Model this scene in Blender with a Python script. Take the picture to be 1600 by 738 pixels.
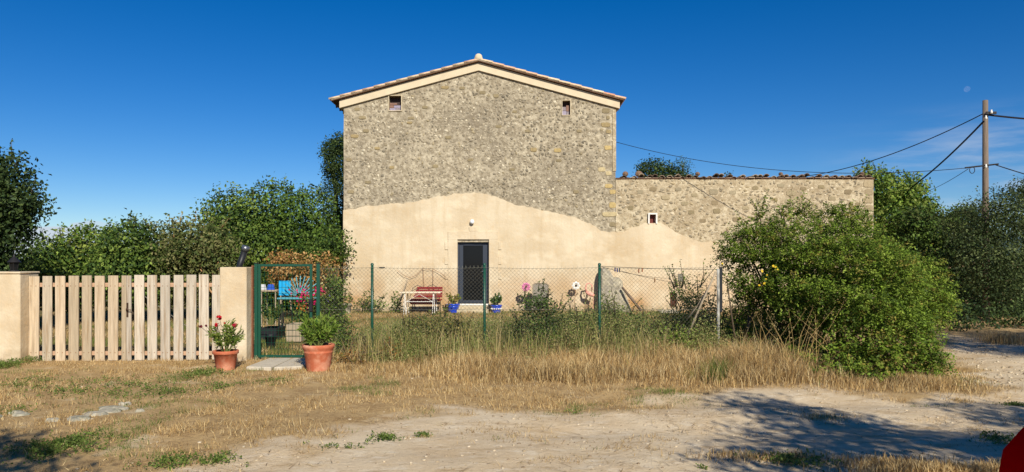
import bpy, math, random
import numpy as np
from mathutils import Vector
for o in list(bpy.data.objects): bpy.data.objects.remove(o)
rng = np.random.default_rng(7); random.seed(7)
sc = bpy.context.scene
C = sc.collection
R = math.radians
# ------------------------------------------------------------------ camera
F_PX, CX, HY, CAMZ = 1155.0, 800.0, 408.0, 1.6
cam_d = bpy.data.cameras.new('camera'); cam = bpy.data.objects.new('camera', cam_d); C.objects.link(cam)
cam.location = (0, 0, CAMZ); cam.rotation_euler = (R(90), 0, 0)
cam_d.sensor_width = 36; cam_d.lens = 36*F_PX/1600; cam_d.shift_y = 39/1600
cam_d.clip_start = 0.05; cam_d.clip_end = 9000
sc.camera = cam
# ------------------------------------------------------------------ sun and sky
SUN = Vector((0.33, -1.0, 0.70)).normalized()          # towards the sun
SUN_EL = math.asin(SUN.z)
sun_d = bpy.data.lights.new('sun', 'SUN'); sun_d.energy = 4.7; sun_d.angle = R(0.53); sun_d.color = (1.0, 0.935, 0.82)
sun = bpy.data.objects.new('sun', sun_d); C.objects.link(sun)
sun.rotation_euler = SUN.to_track_quat('Z', 'Y').to_euler()
w = bpy.data.worlds.new('World'); sc.world = w; w.use_nodes = True
nt = w.node_tree; N = nt.nodes; L = nt.links
bg = N['Background']; bg.inputs[1].default_value = 0.073
sky = N.new('ShaderNodeTexSky'); sky.sky_type = 'NISHITA'; sky.sun_disc = False
sky.sun_elevation = SUN_EL; sky.sun_rotation = math.atan2(SUN.x, SUN.y)
sky.altitude = 1400; sky.air_density = 1.0; sky.dust_density = 0.05; sky.ozone_density = 5.0
hs = N.new('ShaderNodeHueSaturation'); hs.inputs['Saturation'].default_value = 1.34; hs.inputs['Hue'].default_value = .508; hs.inputs['Value'].default_value = 1.0
L.new(sky.outputs[0], hs.inputs['Color'])
tc = N.new('ShaderNodeTexCoord')
sep = N.new('ShaderNodeSeparateXYZ'); L.new(tc.outputs['Generated'], sep.inputs[0])
def wmath(op, a, b=None):
    n = N.new('ShaderNodeMath'); n.operation = op
    for i, v in enumerate((a, b)):
        if v is None: continue
        if isinstance(v, (int, float)): n.inputs[i].default_value = v
        else: L.new(v, n.inputs[i])
    return n.outputs[0]
def wramp(v, a, b):
    n = N.new('ShaderNodeMapRange'); n.clamp = True; n.interpolation_type = 'SMOOTHSTEP'
    L.new(v, n.inputs[0]); n.inputs[1].default_value = a; n.inputs[2].default_value = b
    return n.outputs[0]
# thin streaks of cloud low over the horizon, a bank of cumulus far off
mp = N.new('ShaderNodeMapping'); mp.inputs['Scale'].default_value = (5, 5, 34); L.new(tc.outputs['Generated'], mp.inputs[0])
nz = N.new('ShaderNodeTexNoise'); nz.inputs['Scale'].default_value = 1.1; nz.inputs['Detail'].default_value = 7; nz.inputs['Roughness'].default_value = .6
L.new(mp.outputs[0], nz.inputs[0])
az = wmath('ARCTAN2', sep.outputs[0], sep.outputs[1])   # 0 straight ahead, + right
el = wmath('ARCSINE', sep.outputs[2])
streak = wmath('MULTIPLY', wramp(nz.outputs[0], .40, .68), wmath('MULTIPLY', wramp(az, .36, .60), wmath('MULTIPLY', wramp(el, .02, .07), wmath('SUBTRACT', 1.0, wramp(el, .10, .19)))))
mp2 = N.new('ShaderNodeMapping'); mp2.inputs['Scale'].default_value = (22, 22, 50); L.new(tc.outputs['Generated'], mp2.inputs[0])
nz2 = N.new('ShaderNodeTexNoise'); nz2.inputs['Scale'].default_value = 1.0; nz2.inputs['Detail'].default_value = 5
L.new(mp2.outputs[0], nz2.inputs[0])
top = wmath('SUBTRACT', wmath('ADD', .029, wmath('MULTIPLY', nz2.outputs[0], .034)), el)
bank = wmath('MULTIPLY', wramp(top, 0.0, .004), wmath('SUBTRACT', 1.0, wramp(az, -.55, -.46)))
cl = wmath('MAXIMUM', wmath('MULTIPLY', streak, .6), wmath('MULTIPLY', bank, .85))
mix = N.new('ShaderNodeMix'); mix.data_type = 'RGBA'
L.new(cl, mix.inputs[0]); L.new(hs.outputs[0], mix.inputs[6]); mix.inputs[7].default_value = (6.6, 7.2, 8.2, 1)
L.new(mix.outputs[2], bg.inputs[0])
sc.view_settings.view_transform = 'Standard'; sc.view_settings.look = 'None'
sc.view_settings.exposure = 0.33; sc.view_settings.gamma = 1.0; sc.view_settings.use_curve_mapping = False
sc.render.engine = 'CYCLES'
sc.cycles.max_bounces = 6; sc.cycles.transparent_max_bounces = 12

# ------------------------------------------------------------------ helpers
def S(r, g, b, k=1.0):
    def f(c):
        c = c/255.0
        return (c/12.92 if c <= .04045 else ((c+.055)/1.055)**2.4)*k
    return (f(r), f(g), f(b))
def P(px, py, Y): return np.array([(px-CX)/F_PX*Y, Y, CAMZ-(py-HY)/F_PX*Y])
def G(px, py):
    Y = F_PX*CAMZ/(py-HY); return ((px-CX)/F_PX*Y, Y)
def hash2(ix, iy, seed):
    n = (ix*374761393 + iy*668265263 + seed*1274126177) & 0x7fffffff
    n = ((n ^ (n >> 13))*1274126177) & 0x7fffffff
    return ((n ^ (n >> 16)) & 0xffff)/65535.0
def vnoise(x, y, seed=0):
    x = np.asarray(x, float); y = np.asarray(y, float)
    ix = np.floor(x).astype(np.int64); iy = np.floor(y).astype(np.int64)
    fx = x-ix; fy = y-iy; fx = fx*fx*(3-2*fx); fy = fy*fy*(3-2*fy)
    a = hash2(ix, iy, seed); b = hash2(ix+1, iy, seed); c = hash2(ix, iy+1, seed); d = hash2(ix+1, iy+1, seed)
    return (a*(1-fx)+b*fx)*(1-fy)+(c*(1-fx)+d*fx)*fy
def fbm(x, y, seed=0, o=4):
    s = 0; a = .5; t = 0
    for i in range(o):
        s = s+a*vnoise(np.asarray(x)*2**i+i*17.3, np.asarray(y)*2**i-i*9.1, seed+i*7); t += a; a *= .5
    return s/t
def smooth(x, a, b):
    t = np.clip((np.asarray(x, float)-a)/(b-a), 0, 1); return t*t*(3-2*t)

def wloc(o):
    v = np.zeros(3)
    while o is not None:
        v = v+np.array(o.location); o = o.parent
    return v
def mk(name, V, F, mat, parent=None, col=None, smooth_=False, world=True):
    """V: world-space vertices; F: (n,3)/(n,4) array or list of tuples -> ONE mesh object"""
    V = np.asarray(V, float).reshape(-1, 3)
    if parent is not None and world: V = V-wloc(parent)
    me = bpy.data.meshes.new(name)
    if isinstance(F, np.ndarray):
        n, k = F.shape
        me.vertices.add(len(V)); me.vertices.foreach_set('co', V.astype(np.float32).ravel())
        me.loops.add(n*k); me.loops.foreach_set('vertex_index', F.astype(np.int32).ravel())
        me.polygons.add(n); me.polygons.foreach_set('loop_start', np.arange(0, n*k, k, dtype=np.int32))
        me.update(calc_edges=True)
    else:
        me.from_pydata(V.tolist(), [], F); me.update()
    if smooth_: me.polygons.foreach_set('use_smooth', np.ones(len(me.polygons), dtype=bool))
    if col is not None:
        a = me.attributes.new('col', 'FLOAT_COLOR', 'POINT')
        c = np.ones((len(V), 4), np.float32); c[:, :3] = col; a.data.foreach_set('color', c.ravel())
    if mat is not None: me.materials.append(mat)
    o = bpy.data.objects.new(name, me); C.objects.link(o)
    if parent is not None: o.parent = parent
    return o
def tag(o, label=None, cat=None, group=None, kind=None):
    if label: o['label'] = label
    if cat: o['category'] = cat
    if group: o['group'] = group
    if kind: o['kind'] = kind
    return o
def thing(name, loc, label, cat, group=None):
    o = bpy.data.objects.new(name, None); C.objects.link(o); o.location = [float(v) for v in loc]
    o.empty_display_size = .1
    return tag(o, label, cat, group)
def node(name, parent):            # an empty that is itself a part
    o = bpy.data.objects.new(name, None); C.objects.link(o); o.parent = parent; return o

class MB:
    def __init__(s): s.v = []; s.f = []; s.c = []
    def add(s, V, F, col=(1, 1, 1)):
        b = len(s.v); s.v += [tuple(map(float, p)) for p in V]; s.f += [tuple(i+b for i in f) for f in F]
        s.c += [col]*len(V); return s
    def box(s, x0, x1, y0, y1, z0, z1, bev=0.0, col=(1, 1, 1)):
        if bev <= 0:
            V = [(x, y, z) for x in (x0, x1) for y in (y0, y1) for z in (z0, z1)]
            F = [(0, 1, 3, 2), (4, 6, 7, 5), (0, 4, 5, 1), (2, 3, 7, 6), (0, 2, 6, 4), (1, 5, 7, 3)]
            return s.add(V, F, col)
        V = []; b = bev
        for x, sx in ((x0, 1), (x1, -1)):
            for y, sy in ((y0, 1), (y1, -1)):
                for z, sz in ((z0, 1), (z1, -1)):
                    V += [(x, y+sy*b, z+sz*b), (x+sx*b, y, z+sz*b), (x+sx*b, y+sy*b, z)]
        def i(a, bb, c, k): return (a*4+bb*2+c)*3+k
        F = []
        for a in (0, 1): F.append(tuple(i(a, p, q, 0) for p, q in ((0, 0), (0, 1), (1, 1), (1, 0))))
        for a in (0, 1): F.append(tuple(i(p, a, q, 1) for p, q in ((0, 0), (0, 1), (1, 1), (1, 0))))
        for a in (0, 1): F.append(tuple(i(p, q, a, 2) for p, q in ((0, 0), (0, 1), (1, 1), (1, 0))))
        for p in (0, 1):
            for q in (0, 1):
                F.append((i(p, q, 0, 0), i(p, q, 1, 0), i(p, q, 1, 1), i(p, q, 0, 1)))
                F.append((i(p, 0, q, 0), i(p, 1, q, 0), i(p, 1, q, 2), i(p, 0, q, 2)))
                F.append((i(0, p, q, 1), i(1, p, q, 1), i(1, p, q, 2), i(0, p, q, 2)))
                for r in (0, 1): F.append((i(p, q, r, 0), i(p, q, r, 1), i(p, q, r, 2)))
        return s.add(V, F, col)
    def tube(s, pts, rad, n=6, col=(1, 1, 1), caps=True):
        pts = [Vector(p) for p in pts]
        if isinstance(rad, (int, float)): rad = [rad]*len(pts)
        V = []; F = []; prev = None
        for k, p in enumerate(pts):
            d = (pts[min(k+1, len(pts)-1)]-pts[max(k-1, 0)])
            if d.length < 1e-9: d = Vector((0, 0, 1))
            d.normalize()
            if prev is None:
                u = d.cross(Vector((0.13, 0.21, 1)) if abs(d.z) < .9 else Vector((1, 0.1, 0))).normalized()
            else:
                u = (prev-d*prev.dot(d))
                u = u.normalized() if u.length > 1e-6 else prev
            prev = u; v = d.cross(u)
            for j in range(n):
                a = 2*math.pi*j/n; V.append(p+(u*math.cos(a)+v*math.sin(a))*rad[k])
        for k in range(len(pts)-1):
            for j in range(n):
                F.append((k*n+j, k*n+(j+1) % n, (k+1)*n+(j+1) % n, (k+1)*n+j))
        if caps: F.append(tuple(range(n-1, -1, -1))); F.append(tuple((len(pts)-1)*n+j for j in range(n)))
        return s.add(V, F, col)
    def lathe(s, prof, n=20, cx=0, cy=0, cz=0, col=(1, 1, 1), wob=0.0):
        V = []; F = []
        for r, z in prof:
            for j in range(n):
                a = 2*math.pi*j/n; V.append((cx+r*math.cos(a), cy+r*math.sin(a), cz+z))
        for k in range(len(prof)-1):
            for j in range(n):
                F.append((k*n+j, k*n+(j+1) % n, (k+1)*n+(j+1) % n, (k+1)*n+j))
        return s.add(V, F, col)
    def ball(s, c, r, n=8, m=5, col=(1, 1, 1)):
        if isinstance(r, (int, float)): r = (r, r, r)
        V = [(c[0], c[1], c[2]-r[2])]; F = []
        for i in range(1, m):
            t = math.pi*i/m-math.pi/2
            for j in range(n):
                a = 2*math.pi*j/n
                V.append((c[0]+r[0]*math.cos(t)*math.cos(a), c[1]+r[1]*math.cos(t)*math.sin(a), c[2]+r[2]*math.sin(t)))
        V.append((c[0], c[1], c[2]+r[2])); e = len(V)-1
        for j in range(n):
            F.append((0, 1+(j+1) % n, 1+j)); F.append((e, e-n+j, e-n+(j+1) % n))
            for i in range(m-2): F.append((1+i*n+j, 1+i*n+(j+1) % n, 1+(i+1)*n+(j+1) % n, 1+(i+1)*n+j))
        return s.add(V, F, col)
    def build(s, name, mat, parent=None, smooth_=False, world=True):
        return mk(name, s.v, s.f, mat, parent, np.array(s.c), smooth_, world)

# ------------------------------------------------------------------ materials
def M(name, col, rough=.85, var=.25, scale=6.0, bump=.3, bscale=40.0, attr=False, metal=0.0, spec=.3, trans=0.0, col2=None, c2scale=2.0, stretch=(1, 1, 1), coat=0.0, thr=(.4, .65)):
    m = bpy.data.materials.new(name); m.use_nodes = True
    n = m.node_tree.nodes; l = m.node_tree.links; b = n['Principled BSDF']
    b.inputs['Roughness'].default_value = rough; b.inputs['Metallic'].default_value = metal
    b.inputs['Specular IOR Level'].default_value = spec; b.inputs['Coat Weight'].default_value = coat
    t = n.new('ShaderNodeTexCoord'); mpn = n.new('ShaderNodeMapping'); mpn.inputs['Scale'].default_value = stretch
    l.new(t.outputs['Object'], mpn.inputs[0]); co = mpn.outputs[0]
    if attr:
        a = n.new('ShaderNodeAttribute'); a.attribute_name = 'col'; src = a.outputs['Color']
    else:
        a = n.new('ShaderNodeRGB'); a.outputs[0].default_value = (*col, 1); src = a.outputs[0]
    if col2 is not None:
        z = n.new('ShaderNodeTexNoise'); z.inputs['Scale'].default_value = c2scale; z.inputs['Detail'].default_value = 5
        z.inputs['Roughness'].default_value = .6
        l.new(co, z.inputs[0]); mr = n.new('ShaderNodeMapRange'); l.new(z.outputs[0], mr.inputs[0])
        mr.inputs[1].default_value = thr[0]; mr.inputs[2].default_value = thr[1]
        mx = n.new('ShaderNodeMix'); mx.data_type = 'RGBA'; l.new(mr.outputs[0], mx.inputs[0]); l.new(src, mx.inputs[6])
        mx.inputs[7].default_value = (*col2, 1); src = mx.outputs[2]
    if var > 0:
        z = n.new('ShaderNodeTexNoise'); z.inputs['Scale'].default_value = scale; z.inputs['Detail'].default_value = 6
        z.inputs['Roughness'].default_value = .65
        l.new(co, z.inputs[0]); mr = n.new('ShaderNodeMapRange'); l.new(z.outputs[0], mr.inputs[0])
        mr.inputs[1].default_value = .25; mr.inputs[2].default_value = .75
        mr.inputs[3].default_value = 1-var; mr.inputs[4].default_value = 1+var
        vm = n.new('ShaderNodeVectorMath'); vm.operation = 'SCALE'; l.new(src, vm.inputs[0]); l.new(mr.outputs[0], vm.inputs['Scale'])
        src = vm.outputs[0]
    l.new(src, b.inputs['Base Color'])
    if bump > 0:
        z = n.new('ShaderNodeTexNoise'); z.inputs['Scale'].default_value = bscale; z.inputs['Detail'].default_value = 4
        l.new(co, z.inputs[0]); bp = n.new('ShaderNodeBump'); bp.inputs['Strength'].default_value = bump
        bp.inputs['Distance'].default_value = .02; l.new(z.outputs[0], bp.inputs['Height']); l.new(bp.outputs[0], b.inputs['Normal'])
    if trans > 0:
        tr = n.new('ShaderNodeBsdfTranslucent'); l.new(src, tr.inputs[0]); ms = n.new('ShaderNodeMixShader')
        ms.inputs[0].default_value = trans; l.new(b.outputs[0], ms.inputs[1]); l.new(tr.outputs[0], ms.inputs[2])
        l.new(ms.outputs[0], n['Material Output'].inputs[0])
    m['src'] = 1
    return m
m_leaf = M('leaf', (.06, .1, .03), attr=True, rough=.55, var=0, bump=0, spec=.16, trans=.28)
m_grass = M('grass_blade', (.4, .3, .15), attr=True, rough=.7, var=0, bump=0, spec=.15, trans=.25)
m_bark = M('bark', S(84, 72, 56), rough=.95, bump=.8, bscale=25, stretch=(1, 1, .3))
m_wood = M('gate_wood', S(200, 172, 140), attr=True, rough=.85, var=.3, scale=5, bump=.35, bscale=14, stretch=(6, 6, .35), col2=S(146, 122, 92), c2scale=3.2, thr=(.5, .72))
m_rail = M('rail_wood', S(182, 148, 118), rough=.8, stretch=(.5, 6, 6))
m_green = M('green_paint', S(16, 70, 52), rough=.4, var=.1, bump=.05, spec=.5)
m_terra = M('terracotta', S(186, 102, 70), rough=.9, var=.18, scale=5, bump=.15, bscale=60, col2=S(204, 158, 130), c2scale=5, thr=(.44, .78))
m_soil = M('potting_soil', S(70, 52, 38), rough=1, bump=.8)
m_blue = M('cobalt_glaze', S(22, 66, 190), rough=.18, var=.1, bump=.02, spec=.6, coat=.5)
m_white = M('white_paint', S(225, 222, 212), rough=.5, var=.12, bump=.05)
m_iron = M('dark_iron', S(52, 50, 50), rough=.5, metal=.5, var=.2, bump=.1)
m_galv = M('galvanised_wire', S(150, 148, 132), rough=.45, metal=.6, var=.1, bump=0)
m_rust = M('rusty_iron', S(130, 84, 58), rough=.85, var=.3, bump=.3)
m_stonew = M('white_stone', S(188, 178, 158), rough=.85, var=.15, scale=9, bump=.35, bscale=30)
m_grey = M('grey_stone', S(150, 142, 126), rough=.9, var=.35, scale=12, bump=.7, bscale=24, col2=S(178, 168, 142), c2scale=9)
m_black = M('black_plastic', S(34, 35, 38), rough=.45, var=.1, bump=.05)
m_red = M('dark_red_cane', S(126, 28, 32), rough=.6, attr=False, var=.25, scale=30)
m_turq = M('turquoise_paint', S(84, 150, 160), rough=.5, var=.12)
m_pole = M('weathered_pole', S(118, 104, 90), rough=.95, var=.3, scale=10, bump=.7, bscale=14, stretch=(3, 3, .2))
m_timber = M('grey_timber', S(160, 145, 122), rough=.9, var=.25, scale=14, bump=.4, bscale=20, stretch=(5, 5, .5))
m_dframe = M('anthracite_frame', S(44, 51, 63), rough=.45, var=.05, bump=.0, spec=.5)
m_any = M('painted_colour', (1, 1, 1), attr=True, rough=.6, var=.08, bump=0)
m_petal = M('petal', (1, 1, 1), attr=True, rough=.6, var=0, bump=0, trans=.25)
m_tile = M('clay_tile', (1, 1, 1), attr=True, rough=.9, var=.3, scale=12, bump=.4, bscale=40)
m_stone = M('rubble_stone', (1, 1, 1), attr=True, rough=.95, var=.22, scale=18, bump=.6, bscale=35)
m_cable = M('cable_sheath', S(24, 24, 30), rough=.6, var=0, bump=0)
def glass_mat():
    m = bpy.data.materials.new('dark_glass'); m.use_nodes = True; b = m.node_tree.nodes['Principled BSDF']
    b.inputs['Base Color'].default_value = (.008, .009, .010, 1); b.inputs['Roughness'].default_value = .08
    b.inputs['Specular IOR Level'].default_value = .22
    return m
m_glass = glass_mat()

# plaster: smooth cream render with cloudy trowel marks and rusty damp stains near the foot
def plaster_mat(name, stain=True):
    m = bpy.data.materials.new(name); m.use_nodes = True; n = m.node_tree.nodes; l = m.node_tree.links; b = n['Principled BSDF']
    b.inputs['Roughness'].default_value = .92; b.inputs['Specular IOR Level'].default_value = .15
    g = n.new('ShaderNodeNewGeometry'); pos = g.outputs['Position']
    def noise(sc_, det=5, st=(1, 1, 1), off=0):
        mpn = n.new('ShaderNodeMapping'); mpn.inputs['Scale'].default_value = st; mpn.inputs['Location'].default_value = (off, off, off)
        l.new(pos, mpn.inputs[0]); z = n.new('ShaderNodeTexNoise')
        z.inputs['Scale'].default_value = sc_; z.inputs['Detail'].default_value = det; z.inputs['Roughness'].default_value = .55
        l.new(mpn.outputs[0], z.inputs[0]); return z.outputs[0]
    def mr(v, a, b_, c=0., d=1.):
        q = n.new('ShaderNodeMapRange'); l.new(v, q.inputs[0])
        for i, t in enumerate((a, b_, c, d)): q.inputs[i+1].default_value = t
        return q.outputs[0]
    def mx(f, A, B):
        q = n.new('ShaderNodeMix'); q.data_type = 'RGBA'; l.new(f, q.inputs[0])
        if isinstance(A, tuple): q.inputs[6].default_value = (*A, 1)
        else: l.new(A, q.inputs[6])
        q.inputs[7].default_value = (*B, 1); return q.outputs[2]
    def mul(a, b_):
        q = n.new('ShaderNodeMath'); q.operation = 'MULTIPLY'
        l.new(a, q.inputs[0])
        if isinstance(b_, float): q.inputs[1].default_value = b_
        else: l.new(b_, q.inputs[1])
        return q.outputs[0]
    c = mx(mr(noise(.8), .35, .7), S(207, 192, 164), S(188, 168, 136))
    c = mx(mul(mr(noise(1.7, 4, (1, 1, 1.6), 5), .5, .72), .7), c, S(216, 202, 174))
    c = mx(mul(mr(noise(9, 6, (1, 1, 1), 3), .5, .8), .35), c, S(205, 172, 124))
    c = mx(mul(mr(noise(2.2, 5, (2.5, 2.5, .25), 21), .5, .75), .4), c, S(180, 157, 120))
    if stain:
        sp = n.new('ShaderNodeSeparateXYZ'); l.new(pos, sp.inputs[0])
        low = mr(sp.outputs[2], 1.35, .25)
        c = mx(mul(mul(low, mr(noise(.75, 5, (1, 1, 1.3), 11), .38, .66)), .9), c, S(172, 128, 78))
        c = mx(mul(mr(sp.outputs[2], .28, .0), mr(noise(5, 5), .3, .7)), c, S(150, 130, 98))
    else:
        sp = n.new('ShaderNodeSeparateXYZ'); l.new(pos, sp.inputs[0])
        c = mx(mul(mr(sp.outputs[2], .22, .0), mr(noise(6, 5), .35, .65)), c, S(150, 126, 94))
        c = mx(mul(mr(noise(3, 6, (1, 1, .4), 7), .52, .75), .5), c, S(176, 156, 122))
    l.new(c, b.inputs['Base Color'])
    bp = n.new('ShaderNodeBump'); bp.inputs['Strength'].default_value = .45; bp.inputs['Distance'].default_value = .02
    l.new(noise(14, 6), bp.inputs['Height']); l.new(bp.outputs[0], b.inputs['Normal'])
    return m
m_plaster = plaster_mat('cream_plaster')
m_plaster2 = plaster_mat('cream_pillar_plaster', False)
# bedding mortar behind the rubble
def mortar_mat(name, light, dark, thr, grey, gthr, sc1=8.5):
    m = bpy.data.materials.new(name); m.use_nodes = True; n = m.node_tree.nodes; l = m.node_tree.links; b = n['Principled BSDF']
    b.inputs['Roughness'].default_value = .97; b.inputs['Specular IOR Level'].default_value = .1
    g = n.new('ShaderNodeNewGeometry'); pos = g.outputs['Position']
    def noise(s_, det=5, r_=.6):
        z = n.new('ShaderNodeTexNoise'); z.inputs['Scale'].default_value = s_; z.inputs['Detail'].default_value = det; z.inputs['Roughness'].default_value = r_
        l.new(pos, z.inputs[0]); return z.outputs[0]
    def mr(v, p, q_, c=0., d=1.):
        k = n.new('ShaderNodeMapRange'); l.new(v, k.inputs[0])
        for i, t in enumerate((p, q_, c, d)): k.inputs[i+1].default_value = t
        return k.outputs[0]
    def mx(f, A, B):
        k = n.new('ShaderNodeMix'); k.data_type = 'RGBA'; l.new(f, k.inputs[0])
        for i, t in ((6, A), (7, B)):
            if isinstance(t, tuple): k.inputs[i].default_value = (*t, 1)
            else: l.new(t, k.inputs[i])
        return k.outputs[2]
    c = mx(mr(noise(sc1, 4, .55), thr[0], thr[1]), dark, light)
    c = mx(mr(noise(2.6, 5, .6), .42, .66, 0, .55), c, dark)
    c = mx(mr(noise(.6, 6, .62), gthr[0], gthr[1], 0, .72), c, grey)
    c = mx(mr(noise(34, 5, .7), .5, .7, 0, .6), c, tuple(v*.62 for v in dark))
    c = mx(mr(noise(21, 3, .6), .57, .66, 0, .7), c, light)
    l.new(c, b.inputs['Base Color'])
    bp = n.new('ShaderNodeBump'); bp.inputs['Strength'].default_value = .9; bp.inputs['Distance'].default_value = .03
    l.new(noise(16, 6, .7), bp.inputs['Height']); l.new(bp.outputs[0], b.inputs['Normal'])
    return m
m_mortar_h = mortar_mat('weathered_mortar', S(196, 184, 158), S(143, 131, 109), (.40, .62), S(122, 112, 96), (.44, .70))
m_mortar_w = mortar_mat('pale_mortar', S(208, 194, 164), S(166, 150, 121), (.40, .60), S(150, 133, 106), (.47, .64), 9.0)

# ------------------------------------------------------------------ GROUND
ROADPX = [(250, 760), (380, 712), (470, 680), (560, 655), (690, 640), (800, 642), (920, 640), (1050, 632), (1130, 612), (1220, 602), (1330, 606), (1420, 618), (1520, 612), (1512, 585), (1488, 556), (1478, 532)]
RP = [G(*p) for p in ROADPX]+[(8.9, 15.3), (10.5, 15.7), (13.5, 16.0), (20, 16.2), (26, 16), (26, 12.5), (16, 12), (11.8, 11.4), (9.8, 9.0), (9, 5), (9, -30), (-6, -30), (-6, 4.0)]
RPn = np.array(RP)
def signed_poly(x, y, poly):
    x = np.asarray(x, float); y = np.asarray(y, float); d = np.full(x.shape, 1e9); inside = np.zeros(x.shape, bool)
    n = len(poly)
    for i in range(n):
        ax, ay = poly[i]; bx, by = poly[(i+1) % n]
        ex, ey = bx-ax, by-ay; t = np.clip(((x-ax)*ex+(y-ay)*ey)/(ex*ex+ey*ey+1e-12), 0, 1)
        d = np.minimum(d, np.hypot(x-ax-t*ex, y-ay-t*ey))
        c = ((ay > y) != (by > y)) & (x < (bx-ax)*(y-ay)/(by-ay+1e-12)+ax); inside ^= c
    return np.where(inside, d, -d)
def roadmask(x, y):
    s = signed_poly(x, y, RPn)
    s = s+(fbm(x*1.3, y*1.7, 3)-.5)*1.5+(fbm(x*5, y*6, 9)-.5)*.5
    return smooth(s, -.35, .3)
def gh(x, y):
    x = np.asarray(x, float); y = np.asarray(y, float)
    near = smooth(y, 60, 30)
    rut = .04*np.exp(-((y-7.0-.06*x)/.35)**2)*smooth(x, -2, 1)+.035*np.exp(-((y-8.35-.05*x)/.3)**2)*smooth(x, -1, 1)
    h = (fbm(x*.35, y*.35, 21)-.5)*.10+(fbm(x*1.6, y*1.6, 5)-.5)*.05+(fbm(x*6, y*6, 8, 3)-.5)*.018-rut
    h = h*near
    flat = np.exp(-((y-12.1)/.8)**2)*smooth(x, -2.0, -3.0)     # level at the gates
    flat = np.maximum(flat, smooth(y, 22.3, 23.2)*smooth(y, 24.5, 24.0))
    return h*(1-flat*.85)
def axis(lo, a, b, hi, step, coarse):
    c = list(np.arange(a, b+1e-6, step)); l = []; d = step; v = a
    while v > lo: d *= coarse; v -= d; l.append(max(v, lo))
    r = []; d = step; v = b
    while v < hi: d *= coarse; v += d; r.append(min(v, hi))
    return np.array(l[::-1]+c+r)
gx = axis(-1800, -9, 13, 1800, .09, 1.25); gy = axis(-600, 4.5, 19, 4000, .09, 1.22)
X, Y = np.meshgrid(gx, gy); Z = gh(X, Y)
V = np.stack([X.ravel(), Y.ravel(), Z.ravel()], 1); nx, ny = len(gx), len(gy)
ii, jj = np.meshgrid(np.arange(nx-1), np.arange(ny-1)); q = (jj*nx+ii).ravel()
FQ = np.stack([q, q+1, q+1+nx, q+nx], 1)
rm = roadmask(V[:, 0], V[:, 1])
def garden(x, y): return smooth(y, 12.0, 12.8)*smooth(x, 5.5, 4.0)
gcol = np.stack([rm, garden(V[:, 0], V[:, 1]), np.zeros(len(V))], 1)
def ground_mat():
    m = bpy.data.materials.new('dry_earth'); m.use_nodes = True; n = m.node_tree.nodes; l = m.node_tree.links; b = n['Principled BSDF']
    b.inputs['Roughness'].default_value = 1.0; b.inputs['Specular IOR Level'].default_value = .1
    g = n.new('ShaderNodeNewGeometry'); pos = g.outputs['Position']
    a = n.new('ShaderNodeAttribute'); a.attribute_name = 'col'; sp = n.new('ShaderNodeSeparateColor'); l.new(a.outputs['Color'], sp.inputs[0])
    def noise(s_, det=6, r_=.6, st=(1, 1, 1)):
        mpn = n.new('ShaderNodeMapping'); mpn.inputs['Scale'].default_value = st; l.new(pos, mpn.inputs[0])
        z = n.new('ShaderNodeTexNoise'); z.inputs['Scale'].default_value = s_; z.inputs['Detail'].default_value = det; z.inputs['Roughness'].default_value = r_
        l.new(mpn.outputs[0], z.inputs[0]); return z.outputs[0]
    def mr(v, p, q_, c=0., d=1.):
        k = n.new('ShaderNodeMapRange'); l.new(v, k.inputs[0])
        for i, t in enumerate((p, q_, c, d)): k.inputs[i+1].default_value = t
        return k.outputs[0]
    def mx(f, A, B):
        k = n.new('ShaderNodeMix'); k.data_type = 'RGBA'; l.new(f, k.inputs[0])
        for i, t in ((6, A), (7, B)):
            if isinstance(t, tuple): k.inputs[i].default_value = (*t, 1)
            else: l.new(t, k.inputs[i])
        return k.outputs[2]
    dirt = mx(mr(noise(1.1), .35, .68), S(213, 194, 162), S(200, 176, 140))
    dirt = mx(mr(noise(4.2, 8, .7, (1, 1.8, 1)), .52, .72), dirt, S(224, 210, 184))
    dirt = mx(mr(noise(2.6, 8, .74, (1, 2.6, 1)), .53, .68, 0, .8), dirt, S(164, 136, 98))
    dirt = mx(mr(noise(38, 4, .7), .58, .75), dirt, S(160, 138, 108))
    straw = mx(mr(noise(3, 8, .7), .38, .66), S(182, 154, 110), S(140, 112, 76))
    straw = mx(mr(noise(30, 6, .75), .45, .7), straw, S(196, 166, 114))
    straw = mx(mr(noise(1.3, 4), .60, .72), straw, S(196, 176, 140))
    gard = mx(mr(noise(2.2, 7, .7), .4, .62), S(138, 116, 74), S(92, 92, 50))
    s = mx(sp.outputs[1], straw, gard)
    c = mx(sp.outputs[0], s, dirt)
    l.new(c, b.inputs['Base Color'])
    bp = n.new('ShaderNodeBump'); bp.inputs['Strength'].default_value = .6; bp.inputs['Distance'].default_value = .03
    l.new(noise(22, 8, .7), bp.inputs['Height'])
    bp2 = n.new('ShaderNodeBump'); bp2.inputs['Strength'].default_value = .5; bp2.inputs['Distance'].default_value = .012
    l.new(noise(90, 4, .6), bp2.inputs['Height']); l.new(bp.outputs[0], bp2.inputs['Normal'])
    l.new(bp2.outputs[0], b.inputs['Normal'])
    return m
m_ground = ground_mat()
fr = rm[FQ].mean(1) > .5
def split(name, sel):
    used = np.unique(FQ[sel]); mp_ = -np.ones(len(V), int); mp_[used] = np.arange(len(used))
    o = mk(name, V[used], mp_[FQ[sel]], m_ground, None, gcol[used], True)
    return tag(o, kind='structure')
tag(split('ground', ~fr), 'dry grassy ground of straw coloured earth in front of the farmhouse')
tag(split('dirt_road', fr), 'pale sandy dirt track curving off to the right')
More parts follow.
